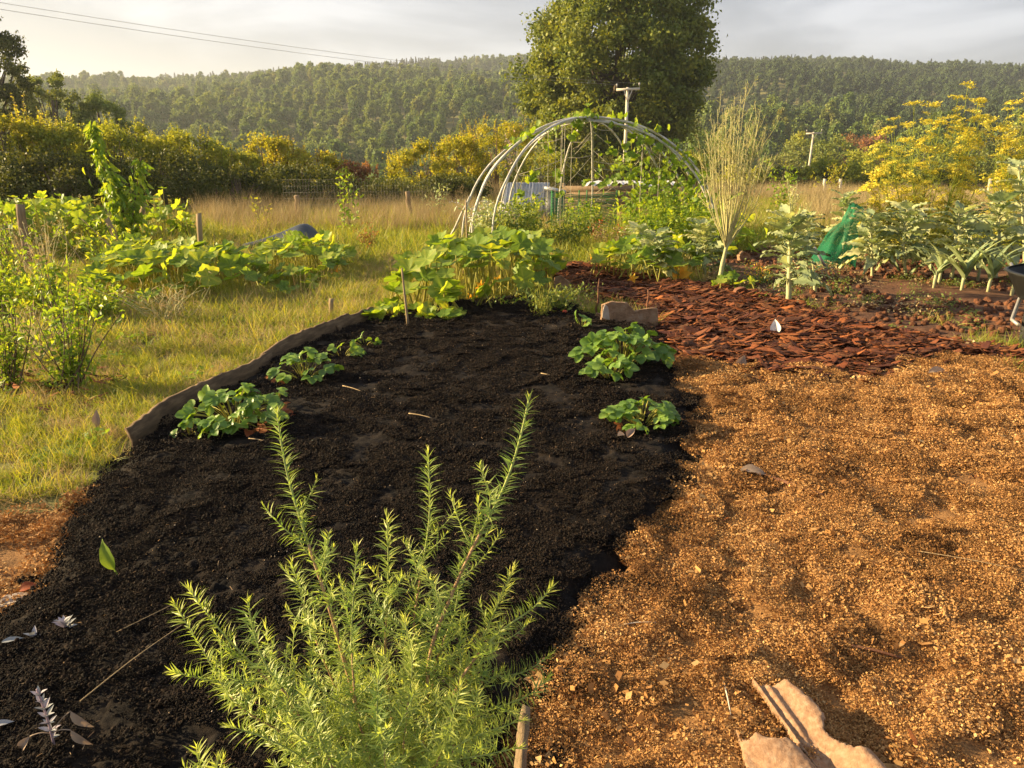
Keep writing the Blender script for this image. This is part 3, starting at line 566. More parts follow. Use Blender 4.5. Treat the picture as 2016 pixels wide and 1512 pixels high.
def forest():
    Ps = []
    for d0 in np.arange(150, 960, 6.2):
        th = np.arange(-.80, .80, 6.4 / d0); n = len(th); t = th + RNG.uniform(-.5, .5, n) * 6.4 / d0; d = d0 + RNG.uniform(-4, 4, n); Ps.append(np.stack([d * np.sin(t), d * np.cos(t)], 1))
    P = np.vstack(Ps); d = np.hypot(P[:, 0], P[:, 1]); n = len(P)
    k = (RNG.rand(n) < .95) & ~((d < 215) & (RNG.rand(n) < .5)); P = P[k]; d = d[k]; n = len(P); z = ground(P[:, 0], P[:, 1])
    con = (d > 780) & (fbm(P[:, 0] / 60, P[:, 1] / 60, 70) > .52)
    S = RNG.uniform(.42, 1.0, n) ** 1.0 * (0.7 + .7 * fbm(P[:, 0] / 60, P[:, 1] / 60, 71))
    X = np.column_stack([P, z - .3])
    def go(m, pr, nm, lb, sc): scatter(nm, pr, X[m], eul(m.sum(), .04), np.stack([S[m], S[m], S[m]], 1) * sc, lb)
    th = np.arctan2(P[:, 0], P[:, 1]); drk = ((th > .15) & (d > 360 + 200 * (fbm(P[:, 0] / 70, P[:, 1] / 70, 75) - .5) - 250 * (th - .15))) | ((d > 640) & (fbm(P[:, 0] / 80, P[:, 1] / 80, 76) > .42))  # dark plantation mask; right part also paints cloud shade through foliage colour
    drk &= ~con
    go(~con & ~drk, ftp, 'hillside_wood', 'dense mixed light green wood covering the lower far hillside', 1.0)
    go(drk, dtp, 'shaded_plantation', 'darker plantation wood on the upper and right hillside, cloud shade in its colour', .9)
    go(con, [far_conifer(620 + i) for i in range(2)], 'ridge_conifers', 'dark conifers along the skyline ridge', .85)
forest()
def bush_mesh(seed, h, w, n, size, mats, top=.35, stems=14, shoots=26, skirt=True, topy=None):
    """returns foliage MB, stems MB. leaves in clumps, spiky shoots on top"""
    g = np.random.RandomState(seed); f = MB(); s = MB()
    nc = 46; c = ellip(g, nc, w / 2 * .85, w / 2 * .7, h * .42, h * .50, -.9); r = g.uniform(.10, .22, nc) * w * .55
    nper = n // nc; P, F = clump_crown(g, c, r, nper, size, .9, .3)
    hz = np.clip(P[:, 2] / h, 0, 1); P[:, 2] = np.abs(P[:, 2]) + .02
    rr = np.clip(.55 * g.rand(len(P)) + .45 * np.repeat(g.rand(nc), nper), 0, 1)
    f.inst(QUADLEAF, P, F, rr)
    for i in range(shoots):
        a = g.uniform(0, 2 * pi); q = w * .42 * sqrt(g.rand()); b = np.array([q * cos(a), q * sin(a) * .8, h * (.78 - .35 * (q / (w * .5)) ** 2)])
        d = nrm(np.array([q * cos(a) * .3 / w + g.normal(0, .18), g.normal(0, .18), 1.0])); L_ = g.uniform(.12, .3) * h; k = 30
        t = np.linspace(.1, 1, k); p = b + d * (t * L_)[:, None]; s.tube([b, b + d * L_], [.008, .003], 4)
        u = rdir(k, g) + [0, 0, .5]; f.inst(QUADLEAF, p, frames(u, rdir(k, g), size * g.uniform(.7, 1.2, k) * (1.15 - t * .6)), np.clip(.5 + .5 * g.rand(k), 0, 1))
    for i in range(stems):
        a = g.uniform(0, 2 * pi); q = w * .35 * g.rand(); e = np.array([q * cos(a), q * sin(a), h * g.uniform(.5, .85)]); b = np.array([e[0] * .25, e[1] * .25, -.1]); mid = (b + e) / 2 + g.randn(3) * .1
        s.tube([b, mid, e], [.03, .018, .008], 5)
    return f, s
def bush(px, top, wpx, Y, mat, label, seed, size=.085, n=7000, dens=1.0, name='hedge_shrub', cat='shrub', group='shrubs of the hedge', shoots=26):
    P = A(px, 400, Y); z = gz(P[0], Y); m = mpp(np.array([P[0], Y, z])); h = A(px, top, Y)[2] - z; w = wpx * m
    t = thing(name, label, cat, (P[0], Y, z), group)
    f, s = bush_mesh(seed, h, w, int(n * dens), size, None, shoots=shoots)
    f.build('foliage', M[mat], t, origin=np.zeros(3)); s.build('stems', M['twig'], t, origin=np.zeros(3)); return t
hb = [(-150, 150, 330, 21, 'hedgeG', 'tall green hedge shrub cut by the left edge of the photo', 1.5),
      (30, 182, 260, 20.5, 'hedgeY', 'tall yellow tipped hedge shrub at far left below the dark tree', 1.5),
      (130, 205, 220, 21, 'hedgeG', 'hedge shrub directly behind the leafy peach tree', 1.4),
      (255, 222, 240, 21.5, 'hedgeG', 'broad green brown hedge shrub right of the peach tree tip', 1.4),
      (365, 238, 220, 22, 'hedgeG', 'hedge shrub sloping down towards the yellow one', 1.3),
      (455, 275, 170, 22.5, 'hedgeG', 'dark green hedge shrub left of the brightest yellow shrub', 1.1),
      (545, 250, 150, 24.5, 'hedgeY', 'bright yellow hedge shrub with a pointed top', 1.0),
      (625, 282, 150, 24.5, 'hedgeY', 'yellow hedge shrub just left of the reddish one', 1.0),
      (705, 305, 110, 24.5, 'hedgeR', 'small reddish brown leaved shrub in the hedge', .7),
      (770, 340, 140, 24, 'hedgeG', 'low green shrub right of the reddish shrub', .8),
      (835, 268, 160, 25.5, 'hedgeY', 'golden yellow shrub left of the tallest golden shrub', 1.0),
      (905, 250, 130, 27, 'hedgeY', 'golden shrub between two other golden shrubs left of the dome', .9),
      (975, 205, 170, 30, 'hedgeY', 'tallest golden autumn shrub beside the big oak', 1.1),
      (1065, 285, 170, 27, 'hedgeG', 'green shrub seen through the left half of the dome', .9),
      (1170, 300, 190, 27.5, 'hedgeD', 'dark shrub seen through the middle of the dome', .9),
      (1275, 285, 170, 27.5, 'hedgeD', 'dark shrub below the oak behind the right half of the dome', .9),
      (1350, 290, 110, 28, 'hedgeG', 'green shrub right of the dome below the oak', .7)]
for i, (px, top, wp, Y, mt, lb, dn) in enumerate(hb): bush(px, top + 8, wp, Y, mt, lb, 700 + i, dens=dn)
lb_ = [(-60, 290, 330, 19, 'low bramble at the left foot of the hedge'), (120, 300, 260, 19.5, 'dark bramble behind the left squash mound'), (330, 290, 270, 20, 'dark wide bramble thicket at the hedge foot right of the peach tree'),
       (470, 320, 240, 20.5, 'dark bramble between squash mound and tarpaulin below the hedge'), (605, 318, 250, 21.5, 'rounded dark bramble thicket behind the tarpaulin'), (760, 360, 220, 22, 'low dark bramble behind the middle fence post'), (890, 340, 170, 23, 'dark bramble left of the dome foot')]
for i, (px, top, wp, Y, l) in enumerate(lb_): bush(px, top, wp, Y, 'hedgeD', l, 740 + i, n=6500, size=.075, name='bramble_thicket', cat='bramble', group='brambles at the foot of the hedge', shoots=8)
# big trees
def tree(name, label, loc, h, w, nc, nper, size, mat, seed, cz=.55, rzs=.42, trunk_r=.4, group=None, low=-.75, cr=(.10, .17), skew=0.0):
    g = np.random.RandomState(seed); t = thing(name, label, 'tree', loc, group)
    c = ellip(g, nc, w / 2 * .86, w / 2 * .86, h * rzs, h * cz, low); c[:, :2] += g.randn(len(c), 2) * w * .035; c[:, 0] += skew * (c[:, 2] - h * .55); nc = len(c)
    r = g.uniform(cr[0], cr[1], nc) * w * .62; P, F = clump_crown(g, c, r, nper, size, .75, .25)
    f = MB(); f.inst(QUADLEAF, P, F, np.clip(np.repeat(g.rand(nc), nper) * .5 + g.rand(nc * nper) * .5, 0, 1)); f.build('crown', M[mat], t, origin=np.zeros(3))
    s = MB(); s.tube([(0, 0, -.5), (0, 0, h * .2), (w * .01, 0, h * .5), (0, 0, h * .8)], [trunk_r * 1.3, trunk_r, trunk_r * .6, trunk_r * .15], 9)
    for i in g.choice(nc, min(nc, 40), replace=False):
        b = np.array([0, 0, h * g.uniform(.2, .55)]); e = c[i]; s.tube([b, (b + e) / 2 + [0, 0, -h * .03], e], [trunk_r * .3, trunk_r * .17, trunk_r * .04], 5)
    s.build('trunk', M['trunk'], t, origin=np.zeros(3)); return t
P = A(1206, 300, 62)
tree('oak_tree', 'big broad oak rising out of the picture behind the dome', (P[0], 62, gz(P[0], 62)), 18.4, 15.2, 400, 360, .29, 'oak', 801, .52, .48, .45, low=-.99, cr=(.09, .18), skew=.12)
P = A(-20, 300, 42); tree('hedgerow_tree', 'dark tree cut by the left edge above the hedge', (P[0], 42, gz(P[0], 42)), 11.0, 6.0, 90, 240, .16, 'hedgeD', 802)
P = A(120, 300, 60); tree('hedgerow_tree', 'light green rounded tree behind the hedge right of the dark edge tree', (P[0], 60, gz(P[0], 60)), 10.6, 5.5, 70, 200, .2, 'oak', 803)
P = A(205, 300, 62); tree('hedgerow_tree', 'small dark tree right of the light green rounded tree', (P[0], 62, gz(P[0], 62)), 9.0, 6.5, 70, 200, .2, 'forest', 804)
mt_ = [(1350, 245, 130, 120, 'forest', 'green tree at the right foot of the oak'), (1445, 262, 150, 125, 'forest', 'dark green tree behind the tall seed stalks'), (1545, 268, 130, 130, 'forest', 'dark rounded tree left of the far pole'),
       (1585, 245, 100, 150, 'hedgeG', 'olive tree peeping behind the far pole top'), (1645, 250, 120, 140, 'oak', 'green tree right of the far pole'), (1700, 238, 110, 150, 'hedgeR', 'russet crowned tree left of the fennel'),
       (1740, 275, 150, 105, 'hedgeG', 'rounded olive brown tree just left of the tall fennel'), (1820, 245, 150, 130, 'forest', 'tree hidden behind the tall fennel'), (1905, 240, 130, 125, 'oak', 'green tree right of the tall fennel'),
       (2000, 240, 160, 130, 'forest', 'green tree at the right edge behind the second fennel'), (1640, 305, 130, 60, 'hedgeG', 'low yellow green bush at the far pole foot'), (1540, 325, 100, 55, 'hedgeD', 'low dark bush left of the far pole foot'), (1460, 320, 110, 50, 'hedgeG', 'low green bush behind the seed stalks'), (1760, 320, 120, 60, 'hedgeG', 'low bush left of the fennel at the meadow edge'), (1880, 330, 150, 58, 'hedgeD', 'dark low bush behind the fennel at the meadow edge'), (2010, 320, 140, 60, 'hedgeG', 'low bush at the right edge beyond the meadow')]
for i, (px, top, wp, Y, mt, l) in enumerate(mt_):
    P = A(px, 300, Y); z = gz(P[0], Y); q = A(px, top, Y)[2] - z; w = wp * Y / 1500
    tree('valley_tree', l, (P[0], Y, z), q * .97, w, 42, 150, .12 + Y * .0022, mt, 820 + i, .5, .45, .18, 'trees in the valley beyond the meadow', -.9, (.14, .22))
# ------------------------------------------------------------ poles and wires
def pole(px, top, Y, arm_px, label, lean):
    T = A(px, top, Y); b = A(px + lean, 300, Y); z = gz(b[0], Y); m = mpp(T); t = thing('utility_pole', label, 'pole', (b[0], Y, z), 'poles of the power line')
    o = np.array([b[0], Y, z]); top_ = T; p = MB(); p.tube([o - [0, 0, .5], top_], [.12, .09], 10); p.build('pole', M['pale'], t)
    a = MB(); w = arm_px * m / 2; c = top_ - [0, 0.13, .12]; tl = nrm(np.array([1, -.1, .035])); a.box(c, (2 * w, .12, .14), np.stack([tl, [0.1, 1, 0], [0, 0, 1]], 1)); a.build('cross_arm', M['pale'], t)
    br = MB(); br.tube([c + tl * w * .35 - [0, .04, .04], c - [0, .0, .75]], .03, 5); br.tube([c - tl * w * .35 - [0, .04, .04], c - [0, 0, .75]], .03, 5); br.build('brace', M['pale'], t)
    for s in (-1, 1):
        i = MB(); e = c + tl * w * s * .95 + [0, 0, .07]; i.tube([e, e + [0, 0, .12], e + [0, 0, .14], e + [0, 0, .26], e + [0, 0, .3]], [.02, .02, .06, .06, .02], 7); i.build('insulator', M['metal'], t)
    return c, tl, w
c1, tl1, w1 = pole(1236, 172, 50, 46, 'nearer pale wooden pole with cross arm above the dome', -6)
pole(1602, 260, 78, 30, 'farther thin pole with cross arm beyond the meadow', -8)
for s, (ya, yb), l in ((1, (5, 108), 'upper cable of the pair crossing the grey sky'), (-1, (18, 125), 'lower cable of the pair crossing the grey sky')):
    e = c1 + tl1 * w1 * s * .95 + [0, 0, .3]; a = A(0, ya, 27 + s * .5); d = a - A(760, yb, 43.5); far = a + nrm(a - e) * 22
    t = np.linspace(0, 1, 30); q = e + (far - e) * t[:, None]; 
    ka = np.linalg.norm(a - e) / np.linalg.norm(far - e); mid = A(380, (ya + yb) / 2 - 1, 34)
    q[:, 2] -= 0.9 * 4 * t * (1 - t) - 0.9 * 4 * ka * (1 - ka) * t / ka
    m = MB(); m.tube(q, .007, 5); tag(m.build('power_cable', M['metal']), l, 'cable', 'cables of the power line')
# ------------------------------------------------------------ generic small builders
def lines(mb, pts, r, sides=5, rnd=.5, mi=0): mb.tube(pts, r, sides, rnd, mi)
def post(name, label, cat, p0, p1, r0, r1, mat, group=None, sides=9, jit=.06, seed=0):
    g = np.random.RandomState(seed); p0 = np.array(p0, float); p1 = np.array(p1, float); t = np.linspace(0, 1, 7)
    P = p0 + (p1 - p0) * t[:, None]; P[1:-1] += g.randn(5, 3) * r0 * jit * 3; m = MB(); m.tube(P, np.linspace(r0, r1, 7) * (1 + jit * g.randn(7)), sides)
    return tag(m.build(name, mat, origin=p0, smooth=False), label, cat, group)
def flat_stake(name, label, cat, p0, p1, w, th, mat, group=None, yaw=0.0):
    p0 = np.array(p0, float); p1 = np.array(p1, float); d = nrm(p1 - p0); sx = nrm(np.array([cos(yaw), sin(yaw), 0]) - d * (d @ np.array([cos(yaw), sin(yaw), 0]))); n = np.cross(sx, d)
    L_ = np.linalg.norm(p1 - p0); m = MB(); V = []
    for i, t in enumerate(np.linspace(0, 1, 5)):
        k = 1 + .08 * sin(i * 2.3)
        for a, b in ((-1, -1), (1, -1), (1, 1), (-1, 1)): V.append(p0 + d * L_ * t * (1 + (.012 * a if t == 1 else 0)) + sx * a * w / 2 * k + n * b * th / 2)
    F = [[i * 4 + j, i * 4 + (j + 1) % 4, (i + 1) * 4 + (j + 1) % 4, (i + 1) * 4 + j] for i in range(4) for j in range(4)] + [[0, 3, 2, 1], [16, 17, 18, 19]]
    m.add(V, F); return tag(m.build(name, mat, origin=p0), label, cat, group)
# ------------------------------------------------------------ boards of the bed
def board(name, label, pts, h0, h1, th=.022, seed=0, group='boards edging the dark bed', tops=None, lean=.12):
    """pts: picture points of the foot line; tops: heights"""
    g = np.random.RandomState(seed); B = np.array([G(a, b, .03) for a, b in pts]); n = 40
    s = np.concatenate([[0], np.cumsum(np.linalg.norm(np.diff(B, axis=0), axis=1))]); u = np.linspace(0, s[-1], n)
    Q = np.stack([np.interp(u, s, B[:, k]) for k in range(3)], 1); T = nrm(np.gradient(Q, axis=0)); Nn = np.stack([T[:, 1], -T[:, 0], 0 * T[:, 0]], 1)
    hh = np.interp(u / s[-1], np.linspace(0, 1, len(tops)), tops) + .014 * (fbm(u * 22, u * 0, seed, 3) - .5) * 2
    V = []
    for i in range(n):
        wv = .012 * sin(u[i] * 5 + seed)
        for z, o in ((-.12, -th / 2), (hh[i] * .5, -th / 2), (hh[i], -th / 2), (hh[i], th / 2), (hh[i] * .5, th / 2), (-.12, th / 2)):
            V.append(Q[i] + Nn[i] * (o + wv + -lean * max(z, 0) + .01 * sin(z * 30)) + [0, 0, z])
    F = [[i * 6 + j, i * 6 + (j + 1) % 6, (i + 1) * 6 + (j + 1) % 6, (i + 1) * 6 + j] for i in range(n - 1) for j in range(6)]
    e = (n - 1) * 6; F += [[0, 5, 4, 1], [1, 4, 3, 2], [e, e + 1, e + 4, e + 5], [e + 1, e + 2, e + 3, e + 4]]
    m = MB(); m.add(V, F); return tag(m.build(name, M['board'], origin=Q[0]), label, 'board', group)
board('edging_board', 'longest warped grey brown board edging the bed, nearest the camera', [(262, 893), (340, 838), (430, 790), (500, 748), (548, 715)], .2, .1, seed=1, tops=[.15, .155, .16, .155, .15, .14, .125, .11])
board('edging_board', 'middle warped board edging the bed, behind the leafy strawberry plant', [(520, 728), (600, 694), (650, 672), (692, 655)], .2, .1, seed=2, tops=[.12, .16, .17, .17, .175, .18])
board('edging_board', 'short farthest edging board half under squash leaves', [(668, 668), (700, 652), (740, 636)], .2, .1, seed=3, tops=[.12, .16, .15, .16])
flat_stake('wooden_peg', 'short pale peg in the grass behind the edging boards', 'peg', G(652, 630), A(652, 588, G(652, 630)[1]), .04, .03, M['stake'])
# ------------------------------------------------------------ rosemary
NEED = blade(.10, 3, 2, .25, .28, pw=.35, base=.5)
NEED = (NEED[0], NEED[1])
def spline(P, n):
    P = np.asarray(P, float); s = np.concatenate([[0], np.cumsum(np.linalg.norm(np.diff(P, axis=0), axis=1))]); u = np.linspace(0, s[-1], n)
    Q = np.stack([np.interp(u, s, P[:, k]) for k in range(3)], 1)
    for _ in range(3): Q[1:-1] = .25 * Q[:-2] + .5 * Q[1:-1] + .25 * Q[2:]
    return Q, s[-1]
def needles(mb, Q, g, step=.006, L0=.026, tipk=.55, per=3, skip=0.0):
    s = np.concatenate([[0], np.cumsum(np.linalg.norm(np.diff(Q, axis=0), axis=1))]); Lt = s[-1]; k = max(int(Lt * (1 - skip) / step), 3)
    u = np.linspace(Lt * skip, Lt, k); u = np.repeat(u, per); k = len(u)
    P = np.stack([np.interp(u, s, Q[:, i]) for i in range(3)], 1); Tg = nrm(np.stack([np.interp(u, s, np.gradient(Q, axis=0)[:, i]) for i in range(3)], 1))
    rd = g.randn(k, 3); rd = nrm(rd - Tg * (rd * Tg).sum(1, keepdims=True)); near = np.clip((Lt - u) / .03, 0, 1)
    d = nrm(Tg * (1.5 - 1.0 * near)[:, None] + rd * (.45 + .6 * near)[:, None] + g.randn(k, 3) * .12 + [0, 0, .25])
    L_ = L0 * (tipk + (1 - tipk) * near) * g.uniform(.7, 1.2, k)
    mb.inst(NEED, P, frames(d, nrm(Tg + .3 * g.randn(k, 3)), np.stack([L_ * .5 + .014, L_, L_], 1)), np.clip(.62 - .4 * near + .5 * (g.rand(k) - .35) + g.normal(0, .12), 0, 1))
def rosemary():
    g = np.random.RandomState(77); base = np.array([-.27, 1.36, .06]); t = thing('rosemary_bush', 'large rosemary bush with tall bright shoots in the front of the dark bed', 'shrub', base)
    def P(px, py, Y): return A(px, py, Y)
    B = lambda dx, dy=0: base + [dx, dy, 0]
    mains = [([B(-.03), P(700, 1380, 1.36), P(650, 1200, 1.38), P(600, 1050, 1.40), P(562, 930, 1.42), P(545, 812, 1.44)], .0065),
             ([B(.01, .03), P(757, 1290, 1.42), P(765, 1130, 1.44), P(762, 1018, 1.45)], .0045),
             ([B(.04, .02), P(812, 1230, 1.42), P(848, 1020, 1.47), P(843, 892, 1.5)], .0045),
             ([B(.05), P(845, 1270, 1.36), P(885, 1180, 1.37), P(935, 1065, 1.38), P(988, 978, 1.39), P(1025, 870, 1.40), P(1041, 785, 1.41)], .0065),
             ([B(.08, -.02), P(895, 1350, 1.32), P(951, 1275, 1.32), P(1006, 1222, 1.33), P(1056, 1200, 1.34), P(1084, 1158, 1.35)], .0055),
             ([B(-.05, -.05), P(568, 1371, 1.22), P(520, 1312, 1.2), P(497, 1240, 1.2), P(488, 1185, 1.2)], .005),
             ([B(-.08, -.02), P(598, 1421, 1.27), P(519, 1330, 1.27), P(439, 1250, 1.28), P(372, 1160, 1.29)], .005),
             ([B(-.07, .02), P(590, 1400, 1.34), P(530, 1345, 1.35), P(430, 1345, 1.35), P(340, 1322, 1.35)], .0035),
             ([B(-.09), P(560, 1440, 1.25), P(470, 1400, 1.24), P(345, 1190, 1.30)], .0035),
             ([B(.08, .03), P(880, 1400, 1.38), P(960, 1330, 1.38), P(1030, 1330, 1.38), P(1082, 1290, 1.39)], .0035),
             ([B(.09, 0), P(900, 1430, 1.3), P(980, 1390, 1.3), P(1040, 1375, 1.3), P(1078, 1335, 1.3)], .0035),
             ([B(.08, -.04), P(880, 1470, 1.22), P(960, 1440, 1.2), P(1026, 1418, 1.2)], .0035),
             ([B(.07, -.08), P(850, 1500, 1.15), P(940, 1490, 1.13), P(1020, 1472, 1.12)], .0035),
             ([B(-.08, -.06), P(600, 1490, 1.18), P(520, 1450, 1.17), P(452, 1430, 1.17)], .0035),
             ([B(0, -.05), P(800, 1400, 1.22), P(815, 1310, 1.22), P(797, 1222, 1.22)], .004),
             ([B(0, -.04), P(700, 1400, 1.27), P(690, 1250, 1.28), P(703, 1080, 1.33)], .004),
             ([B(-.02, .05), P(650, 1330, 1.42), P(610, 1230, 1.45), P(575, 1110, 1.46)], .0035),
             ([B(.03, .04), P(860, 1290, 1.44), P(900, 1200, 1.46), P(905, 1100, 1.48)], .0035),
             ([B(.06, .02), P(930, 1300, 1.40), P(985, 1180, 1.42), P(1010, 1120, 1.42)], .0035),
             ([B(.0, -.1), P(760, 1500, 1.14), P(740, 1420, 1.12), P(745, 1330, 1.12)], .0035),
             ([B(-.04, -.1), P(650, 1500, 1.14), P(620, 1430, 1.12), P(600, 1360, 1.12)], .0035),
             ([B(.05, -.1), P(860, 1500, 1.15), P(890, 1420, 1.12), P(905, 1350, 1.12)], .0035),
             ([B(-.14, -.14), P(405, 1560, 1.16), P(392, 1500, 1.15), P(388, 1472, 1.15)], .003),
             ([B(-.12, -.14), P(440, 1570, 1.12), P(425, 1520, 1.12), P(428, 1497, 1.12)], .003)]
    for pts, r in mains:
        n = 30; Q, L_ = spline(pts, n); br = MB(); nd = MB(); rr = r * np.linspace(1, .28, n); k = int(n * .72)
        br.tube(Q[:k + 1], rr[:k + 1], 7, .5, 0); br.tube(Q[k:], rr[k:], 6, .5, 1)
        needles(nd, Q[int(n * .25):], g, .0070, .036, .6, 4, .0)
        # side shoots
        ns = int(L_ / .05)
        for j in range(ns):
            f = .15 + .70 * (j + g.rand()) / ns; i = int(f * (n - 2)); b = Q[i]; Tg = nrm(Q[i + 1] - Q[i]); rd = g.randn(3) * [1, .8, .5]; rd = nrm(rd - Tg * (rd @ Tg))
            sl = g.uniform(.05, .17) * (1.15 - f * .75) * (1 if L_ > .5 else .75); d = nrm(Tg * .5 + rd * .9)
            tt = np.linspace(0, 1, 7)[:, None]; S = b + d * sl * tt + np.array([0, 0, 1]) * sl * .55 * tt ** 2
            br.tube(S, np.linspace(.0018, .0009, 7), 4, .5, 1); needles(nd, S[1:], g, .0075, .031, .6, 3)
        o = br.build('branch', [M['rosestem'], M['rosegreen']], t, smooth=True); nd.build('needles', M['rose'], o, origin=base, smooth=True)
rosemary()
# ------------------------------------------------------------ strawberries
SL = blade(.82, 10, 4, .32, .22, serr=.06, rip=.02, pw=1.0, ex=.62)
TRI = joinT(SL, rotz((SL[0] * .92, SL[1]), radians(78)), rotz((SL[0] * .92, SL[1]), radians(-78)))
def strawberry(label, c, rad, h, n, ls, seed, reds=0, group='strawberry plants round the edge of the dark bed', flat=.5):
    g = np.random.RandomState(seed); c = np.array(c, float); t = thing('strawberry_plant', label, 'plant', c, group); st = MB(); lf = MB(); lr = MB()
    for i in range(n + reds):
        a = g.uniform(0, 2 * pi); q = rad * sqrt(g.rand()); red = i >= n
        if red: q = rad * g.uniform(.8, 1.1)
        e = c + [q * cos(a), q * sin(a) * .8, (h * (1 - .65 * (q / rad) ** 2) * g.uniform(.65, 1.05)) if not red else .03]
        b = c + [q * cos(a) * .2, q * sin(a) * .2, 0]; mid = (b + e) / 2 + [0, 0, h * .18]
        st.tube(spline([b, mid, e], 6)[0], [.0028] * 6, 5, g.rand())
        out = nrm(np.array([cos(a), sin(a), 0]) + g.randn(3) * .35); out[2] = g.uniform(-.25, .15); nn = nrm(np.array([cos(a) * .5 - .2, sin(a) * .5 - .35, .9]) + g.randn(3) * .42)
        (lr if red else lf).inst(TRI, e[None], frames(out[None], nn, np.array([ls * g.uniform(.7, 1.15)])), np.array([g.rand()]))
    st.build('stalks', M['squashstem'], t, smooth=True); lf.build('leaves', M['straw'], t, smooth=True)
    if reds: tag(lr.build('old_leaves', M['strawred'], t, smooth=True), 'withered red and orange leaves')
sp = [('big strawberry plant against the nearest edging board', (462, 835), .24, .24, 40, .070, 4), ('small strawberry runner in front of the big plant by the board', (430, 862), .09, .13, 9, .055, 0), ('small strawberry at the very foot of the nearest board', (375, 858), .07, .12, 5, .05, 0),
      ('strawberry plant with reddish leaf halfway along the boards', (600, 745), .20, .20, 20, .07, 2), ('lone cupped strawberry leaves right of the big plant by the board', (545, 800), .07, .14, 5, .055, 1), ('small strawberry plant by the middle board near its end', (672, 702), .14, .12, 9, .055, 0), ('strawberry runner below the farthest edging board', (718, 680), .1, .10, 7, .05, 0),
      ('largest strawberry plant at the right edge below the terracotta edging', (1225, 715), .30, .30, 50, .082, 0), ('strawberry plant in front of the largest one at the right edge', (1205, 745), .15, .20, 12, .075, 0), ('round bright strawberry plant nearest the woodchips', (1263, 835), .19, .17, 34, .062, 4), ('young three leaved strawberry left of the terracotta edging', (1146, 645), .08, .16, 5, .07, 0)]
for i, (l, (px, py), r, h, n, s, rd) in enumerate(sp): strawberry(l, GB(px, py) - [0, 0, .01], r * 1.1, h * .98, int(n * 1.35), s * 1.02, 900 + i, rd)
# ------------------------------------------------------------ squash
SQ = [disc_leaf(30, i, .10 + .03 * i, .5, .16) for i in range(3)]
def squash(label, pts, h0, h1, n, ls, seed, group='squash plants', fl_=0, z0=0.0, name='squash_plant', mat='squash', tilt=.45, cat='plant', full=False):
    g = np.random.RandomState(seed); poly = [tuple(G(a, b, z0)[:2]) for a, b in pts]; xs = [p[0] for p in poly]; ys = [p[1] for p in poly]
    n = int(n * 2.3); ls = ls * .86; c = np.array([np.mean(xs), np.mean(ys), z0]); t = thing(name, label, cat, c, group); st = MB(); lf = MB(); fo = MB(); k = 0; pos = []
    while k < n:
        x, y = g.uniform(min(xs), max(xs)), g.uniform(min(ys), max(ys)); sd = float(poly_sd(poly, np.array([x]), np.array([y]))[0])
        if sd < 0: continue
        k += 1; h = h0 + (h1 - h0) * (sstep(0, .4, sd) * .6 + .4 * g.rand()); h *= (g.uniform(.15, 1) if full else 1); e = np.array([x, y, z0 + h]); b = np.array([x + g.normal(0, .1), y + g.normal(0, .1) + .05, z0 - .02])
        st.tube(spline([b, (b + e) / 2 + g.randn(3) * .02, e], 6)[0], [.009, .0085, .008, .0075, .007, .006], 5, g.rand())
        a = g.uniform(0, 2 * pi); d = np.array([cos(a), sin(a), g.uniform(-.3, .1)]); nn = nrm(np.array([-.25, -.35, 1.0]) + g.randn(3) * tilt)
        lf.inst(SQ[g.randint(3)], e[None], frames(d[None], nn, np.array([ls * g.uniform(.45, 1.05)])), np.array([g.rand()]))
        pos.append(b)
    for i in range(0, len(pos) - 4, 5): st.tube(spline(np.array(pos[i:i + 3]) * [1, 1, 0] + [0, 0, z0 + .04], 12)[0], .010, 5, .5)
    for i in range(fl_):
        p = np.array(pos[g.randint(len(pos))]) + [0, -.15, g.uniform(.1, .3)]; u = nrm(np.array([g.normal(), -1, 1.2]))
        for q in range(5):
            a = q * 2 * pi / 5; w = nrm(u + .8 * np.array([cos(a), 0, sin(a)])); fo.inst(blade(.5, 4, 2, .3, .3), p[None], frames(w[None], u, np.array([.085])), np.array([g.rand()]))
    st.build('stems', M['squashstem'], t, smooth=True); lf.build('leaves', M[mat], t, smooth=True)
    if fl_: fo.build('flowers', M['flower'], t, smooth=True)
    return t
squash('big squash plant at the far end of the dark bed', [(770, 625), (880, 640), (1000, 618), (1100, 585), (1110, 545), (1000, 530), (860, 540), (790, 575)], .22, .62, 88, .165, 1000, fl_=5)
squash('bright squash patch reaching over the path from the left squash', [(520, 600), (640, 575), (620, 555), (520, 570)], .08, .28, 14, .12, 1010)
squash('squash stems trailing along the far left rim of the bed', [(800, 648), (900, 652), (940, 632), (830, 630)], .08, .25, 8, .11, 1009)
squash('low squash shoots trailing over the far left corner of the bed', [(700, 660), (790, 650), (830, 632), (760, 620)], .08, .26, 9, .12, 1001)
squash('sprawling bright squash plant in the left part of the lawn', [(170, 600), (330, 618), (500, 600), (530, 560), (420, 535), (250, 530), (170, 560)], .15, .5, 105, .145, 1002, fl_=2)
squash('squash plant below the rolled tarpaulin', [(500, 572), (690, 560), (690, 522), (560, 515), (490, 540)], .12, .5, 44, .15, 1003, fl_=2)
squash('squash plant on the far side of the bark path in front of the dome', [(1160, 555), (1290, 575), (1400, 560), (1390, 535), (1260, 525), (1170, 530)], .2, .48, 40, .14, 1004, fl_=3)
squash('large climbing squash mound at far left beside the thick post', [(-40, 520), (200, 520), (230, 480), (120, 470), (-40, 480)], .5, .95, 230, .12, 1005, tilt=.7, full=True)
squash('darker squash plant between peach tree and thin post', [(290, 490), (385, 490), (380, 470), (300, 470)], .5, 1.05, 50, .12, 1006, tilt=.8, full=True)
squash('trailing squash shoot by the foot of the seed stalks', [(1400, 580), (1475, 585), (1480, 572), (1410, 570)], .1, .28, 6, .1, 1007)
